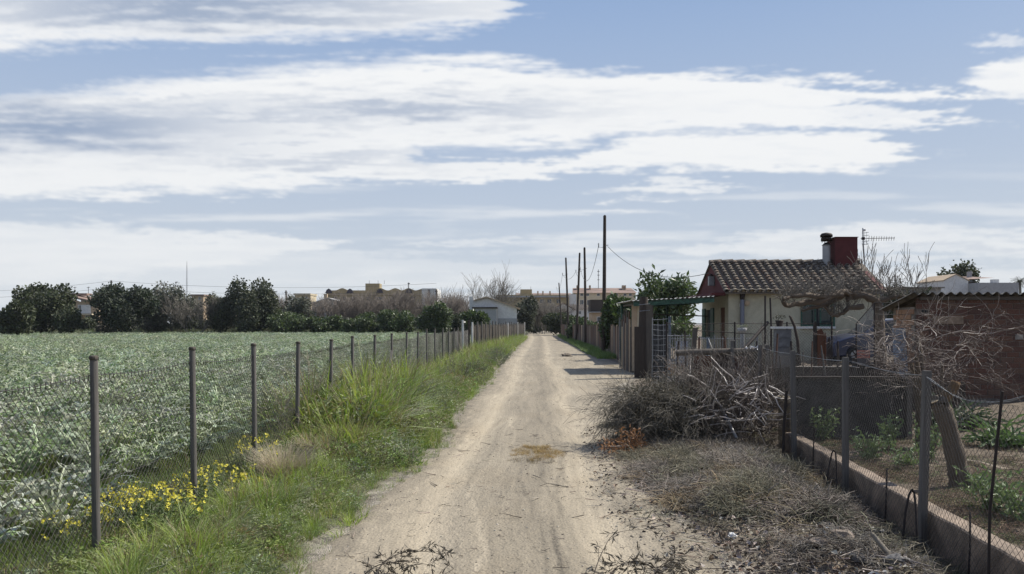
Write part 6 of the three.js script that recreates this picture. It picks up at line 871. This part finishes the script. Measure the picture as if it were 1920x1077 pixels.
// yellow flowering plants along the fence
[[-2.84, 6.5, .40, .42, 300, 'large yellow flowering plant between the two nearest grey posts'], [-3.1, 6.75, .40, .4, 150, 'yellow flowering plant close behind the wire by the nearest post'], [-2.74, 7.75, .40, .42, 240, 'yellow flowering plant right of the second grey post'], [-2.8, 9.0, .48, .26, 110, 'small yellow flowering plant at the third grey post'], [-3.15, 6.0, .36, .22, 70, 'small yellow flowering plant left of the nearest post'], [-3.05, 4.55, .22, .2, 40, 'yellow flowers at the bottom left corner'], [-1.75, 11.2, .32, .2, 26, 'sparse yellow flowers in the grass by the track']].forEach(([x, d, h, rad, n, l], k) => {
  const r = mulberry(k + 450), y = groundH(x, d), t = thing('yellow_flower_plant', l, 'flowers', [x, y, -d], 'yellow flowers along the fence'), st = new MB(), lf = new MB(), fl = new MB();
  for (let q = 0; q < n / 4; q++) { const a = r() * TAU, s = Math.sqrt(r()) * rad, e = V(x + Math.cos(a) * s, y + h * (.65 + .45 * r()) * (1 - .3 * s / rad), -d + Math.sin(a) * s); st.tube([V(x + Math.cos(a) * s * .4, y, -d + Math.sin(a) * s * .4), e], .0022, 3, false); for (let z = 0; z < 6; z++) { const c = V(x + Math.cos(a) * s * .6, y, -d + Math.sin(a) * s * .6).lerp(e, .2 + .7 * r()); lf.leaf(c, rnd3(r).add(V(0, .4, 0)).normalize(), rnd3(r).add(V(0, .7, 0)).normalize(), .05, .015); } for (let z = 0; z < 4; z++) { const c = e.clone().add(rnd3(r).multiplyScalar(.026)), nr = rnd3(r).add(V(0, .9, .4)).normalize(), u = V().crossVectors(nr, V(.3, .1, .9)).normalize(), v = V().crossVectors(nr, u); for (let w = 0; w < 4; w++) { const an = w * 1.571 + r(); fl.card(c, u.clone().multiplyScalar(Math.cos(an)).addScaledVector(v, Math.sin(an)).addScaledVector(nr, .35).normalize(), nr, .016, .014); } } }
  stuff(st.part('stems', leafMat([.09, .13, .04]), t)); lf.part('leaves', leafMat([.10, .15, .04]), t, true); stuff(fl.part('flowers', leafMat([.68, .61, .07], { transmission: .35, clearcoat: 0 }), t, true));
});
// dead pale grass clump, and taller bushes in the verge
[[-2.36, 8.5, .50, .17, 'pale dead grass clump between the third and fourth grey posts'], [-2.4, 10.0, .38, .13, 'small pale grass clump at the fourth grey post']].forEach(([x, d, h, rad, l], k) => { const r = mulberry(k + 480), y = groundH(x, d), m = new MB(); for (let q = 0; q < 1100; q++) { const a = r() * TAU, s = Math.sqrt(r()) * rad; blade(m, x + Math.cos(a) * s, -d + Math.sin(a) * s, h * (.5 + .6 * r()), .008, .25 + .5 * r(), a + (r() - .5), r, 3, y - .02); } const o = solo('dead_grass_clump', m.geo(), leafMat([.44, .375, .26], { clearcoat: 0, transmission: .35 }), l, 'dry grass'); });
[[-1.55, 22.5, .85, .75, 'dark green bush in the verge before the pale gate post', [.085, .105, .045]], [-1.2, 25.5, .6, .6, 'lower bush on the verge behind the dark one', [.095, .13, .045]], [-2.1, 12.9, .62, .7, 'brownish leafy bush at the sixth grey post', [.13, .125, .05]], [-1.9, 15.5, .7, .65, 'grey green weed bush along the fence', [.125, .145, .075]], [-.75, 33, .7, .7, 'pale green weed clump beside the track bend', [.12, .15, .075]], [-.65, 39, .7, .8, 'green weed clump beyond the gate posts', [.10, .14, .06]]].forEach(([x, d, h, rad, l, c], k) => { const r = mulberry(k + 500), y = groundH(x, d), t = thing('verge_bush', l, 'bush', [x, y, -d], 'bushes in the grass verge'), st = new MB(), m = new MB(); for (let q = 0; q < 60; q++) { const a = r() * TAU, s = Math.sqrt(r()) * rad, e = V(x + Math.cos(a) * s, y + h * (.5 + .6 * r()) * (1 - .35 * s / rad), -d + Math.sin(a) * s); st.tube([V(x + Math.cos(a) * s * .4, y, -d + Math.sin(a) * s * .4), e], .003, 3, false); for (let z = 0; z < 30; z++) { const cc = V(x + Math.cos(a) * s * .5, y, -d + Math.sin(a) * s * .5).lerp(e, .15 + .9 * r()).add(rnd3(r).multiplyScalar(.05)); m.col = leafVary(r, c, .35, .15); m.card(cc, rnd3(r).add(V(0, .5, 0)).normalize(), rnd3(r).add(V(0, .6, 0)).normalize(), .045 + .03 * r(), .014); } } stuff(st.part('stems', M.twig, t)); m.part('foliage', glossFoliage, t, true); });
// rubble and litter at the lower right
{
  const r = mulberry(520), base = new THREE.IcosahedronGeometry(1, 1); const kinds = [M.concrete, M.greyWall, mat([.2, .19, .18], { map: tGrain }), mat([.30, .24, .19], { map: tGrain })];
  const txt = ['pale flat', 'grey jagged', 'dark rounded', 'brown chipped'];
  const spots = []; for (let k = 0; k < 26; k++) { const d = 4.95 + 1.7 * r(), x = 2.05 + r() * (XF(d) - 2.3); spots.push([x, d, .03 + .045 * r()]); }
  const nth = ['nearest the track', 'second from the track', 'third from the track', 'fourth from the track', 'fifth from the track', 'sixth from the track', 'closest to the kerb'], rank = spots.map((s, k) => spots.filter((q, j) => j % 4 === k % 4 && q[0] < s[0]).length);
  spots.forEach(([x, d, s], k) => { const g = base.clone(), p = g.attributes.position, o = r() * 20; for (let q = 0; q < p.count; q++) { const f = 1 + .35 * n3(p.getX(q) + o, p.getY(q), p.getZ(q)); p.setXYZ(q, p.getX(q) * f * s * 1.3, p.getY(q) * f * s * .55, p.getZ(q) * f * s); } const m = solo('rubble_stone', g, kinds[k % 4], `${txt[k % 4]} rubble piece in the lower right litter, ${nth[rank[k]]} of its kind`, 'stone', `${txt[k % 4]} rubble pieces`); m.geometry.computeVertexNormals(); m.position.set(x, groundH(x, d) + s * .25, -d); m.rotation.y = r() * TAU; });
  const scrap = (name, label, x, d, s, c, seed) => { const q = mulberry(seed), g = new THREE.IcosahedronGeometry(1, 3), p = g.attributes.position; for (let k = 0; k < p.count; k++) { const f = 1 + .45 * n3(p.getX(k) * 2 + seed, p.getY(k) * 2, p.getZ(k) * 2); p.setXYZ(k, p.getX(k) * f * s * 1.2, p.getY(k) * f * s * .75, p.getZ(k) * f * s); } g.computeVertexNormals(); const m = solo(name, g, mat(c, { roughness: .5 }), label, 'litter'); m.position.set(x, surfH(x, d) + s * .5, -d); };
  scrap('crumpled_paper', 'white crumpled paper lying at the right edge of the track', 1.73, 6.5, .032, [.72, .71, .68], 1); scrap('plastic_bag', 'white crumpled plastic bag among the dry grass near the kerb', 3.05, 6.95, .075, [.75, .74, .70], 2); scrap('plastic_bag', 'smaller white plastic scrap beside the crumpled bag', 3.13, 6.65, .05, [.72, .72, .72], 3); scrap('concrete_lump', 'pale concrete lump at the foot of the kerb', 3.08, 6.2, .07, [.42, .38, .33], 4);
  const stick = (l, pts, rad, m) => solo('broken_branch', tube(pts, rad, 7).geo(), m, l, 'branch'); const y = (x, d) => groundH(x, d);
  stick('thick grey broken branch sticking up at the bottom right', [[2.62, y(2.6, 5.2), -5.15], [2.5, .05 + y(2.5, 5.4), -5.45], [2.44, .16 + y(2.4, 5.5), -5.6]], [.022, .02, .016], mat([.30, .26, .2], { map: tWood })); stick('long dark branch lying across the litter toward the kerb', [[2.15, y(2.1, 6.0) + .03, -6.0], [2.6, y(2.6, 6.2) + .06, -6.2], [2.98, y(2.9, 6.4) + .1, -6.45]], [.006, .009, .012], M.darkWood); stick('pale forked twig standing on the dry grass heap', [[2.2, y(2.2, 7.2), -7.2], [2.24, .12 + y(2.2, 7.2), -7.2], [2.32, .2 + y(2.2, 7.2), -7.15]], [.007, .006, .003], M.paleTwig); stick('thin curved twig lying on the track at the bottom right', [[1.55, .03, -5.62], [1.4, .025, -5.66], [1.25, .04, -5.6]], [.002, .003, .002], M.darkWood);
  const pile = thing('twig_heap', 'small heap of broken twigs on the lower right litter', 'twig heap', [2.5, 0, -6.7]), m = new MB(); for (let k = 0; k < 130; k++) { const d = 6.3 + .9 * r(), x = 2.0 + 1.0 * r(), yy = y(x, d) + .02 + .08 * r(), a = r() * TAU, L = .1 + .16 * r(); m.tube([[x, yy, -d], [x + Math.cos(a) * L * .5, yy + .02, -d + Math.sin(a) * L * .5], [x + Math.cos(a + .3) * L, yy + (r() - .5) * .04, -d + Math.sin(a + .3) * L]], [.0045, .004, .002], 4, false); } stuff(m.part('twigs', M.twig, pile)); const m2 = new MB(); for (let k = 0; k < 260; k++) { const d = 4.9 + 1.8 * r(), x = 1.8 + 1.4 * r(), yy = y(x, d) + .01 + .03 * r(), a = r() * TAU, L = .05 + .15 * r(); m2.tube([[x, yy, -d], [x + Math.cos(a) * L, yy + (r() - .4) * .04, -d + Math.sin(a) * L]], .002 + .004 * r() * r(), 4, false); } stuff(m2.part('scattered_twigs', M.paleTwig, pile));
  const lump = scrapLump(4.02, 33.2); function scrapLump(x, d) { const g = new THREE.IcosahedronGeometry(1, 2), p = g.attributes.position; for (let k = 0; k < p.count; k++) { const f = 1 + .3 * n3(p.getX(k) * 1.5, p.getY(k) * 1.5, 7); p.setXYZ(k, p.getX(k) * f * .3, p.getY(k) * f * .18, p.getZ(k) * f * .3); } g.computeVertexNormals(); const o = solo('earth_lump', g, mat([.30, .25, .19], { map: tPatch }), 'low earth lump at the right of the track before the board fence', 'earth lump'); o.position.set(atx(1062, 43), .02, -43); return o; }
}
renderer.render(scene, camera);
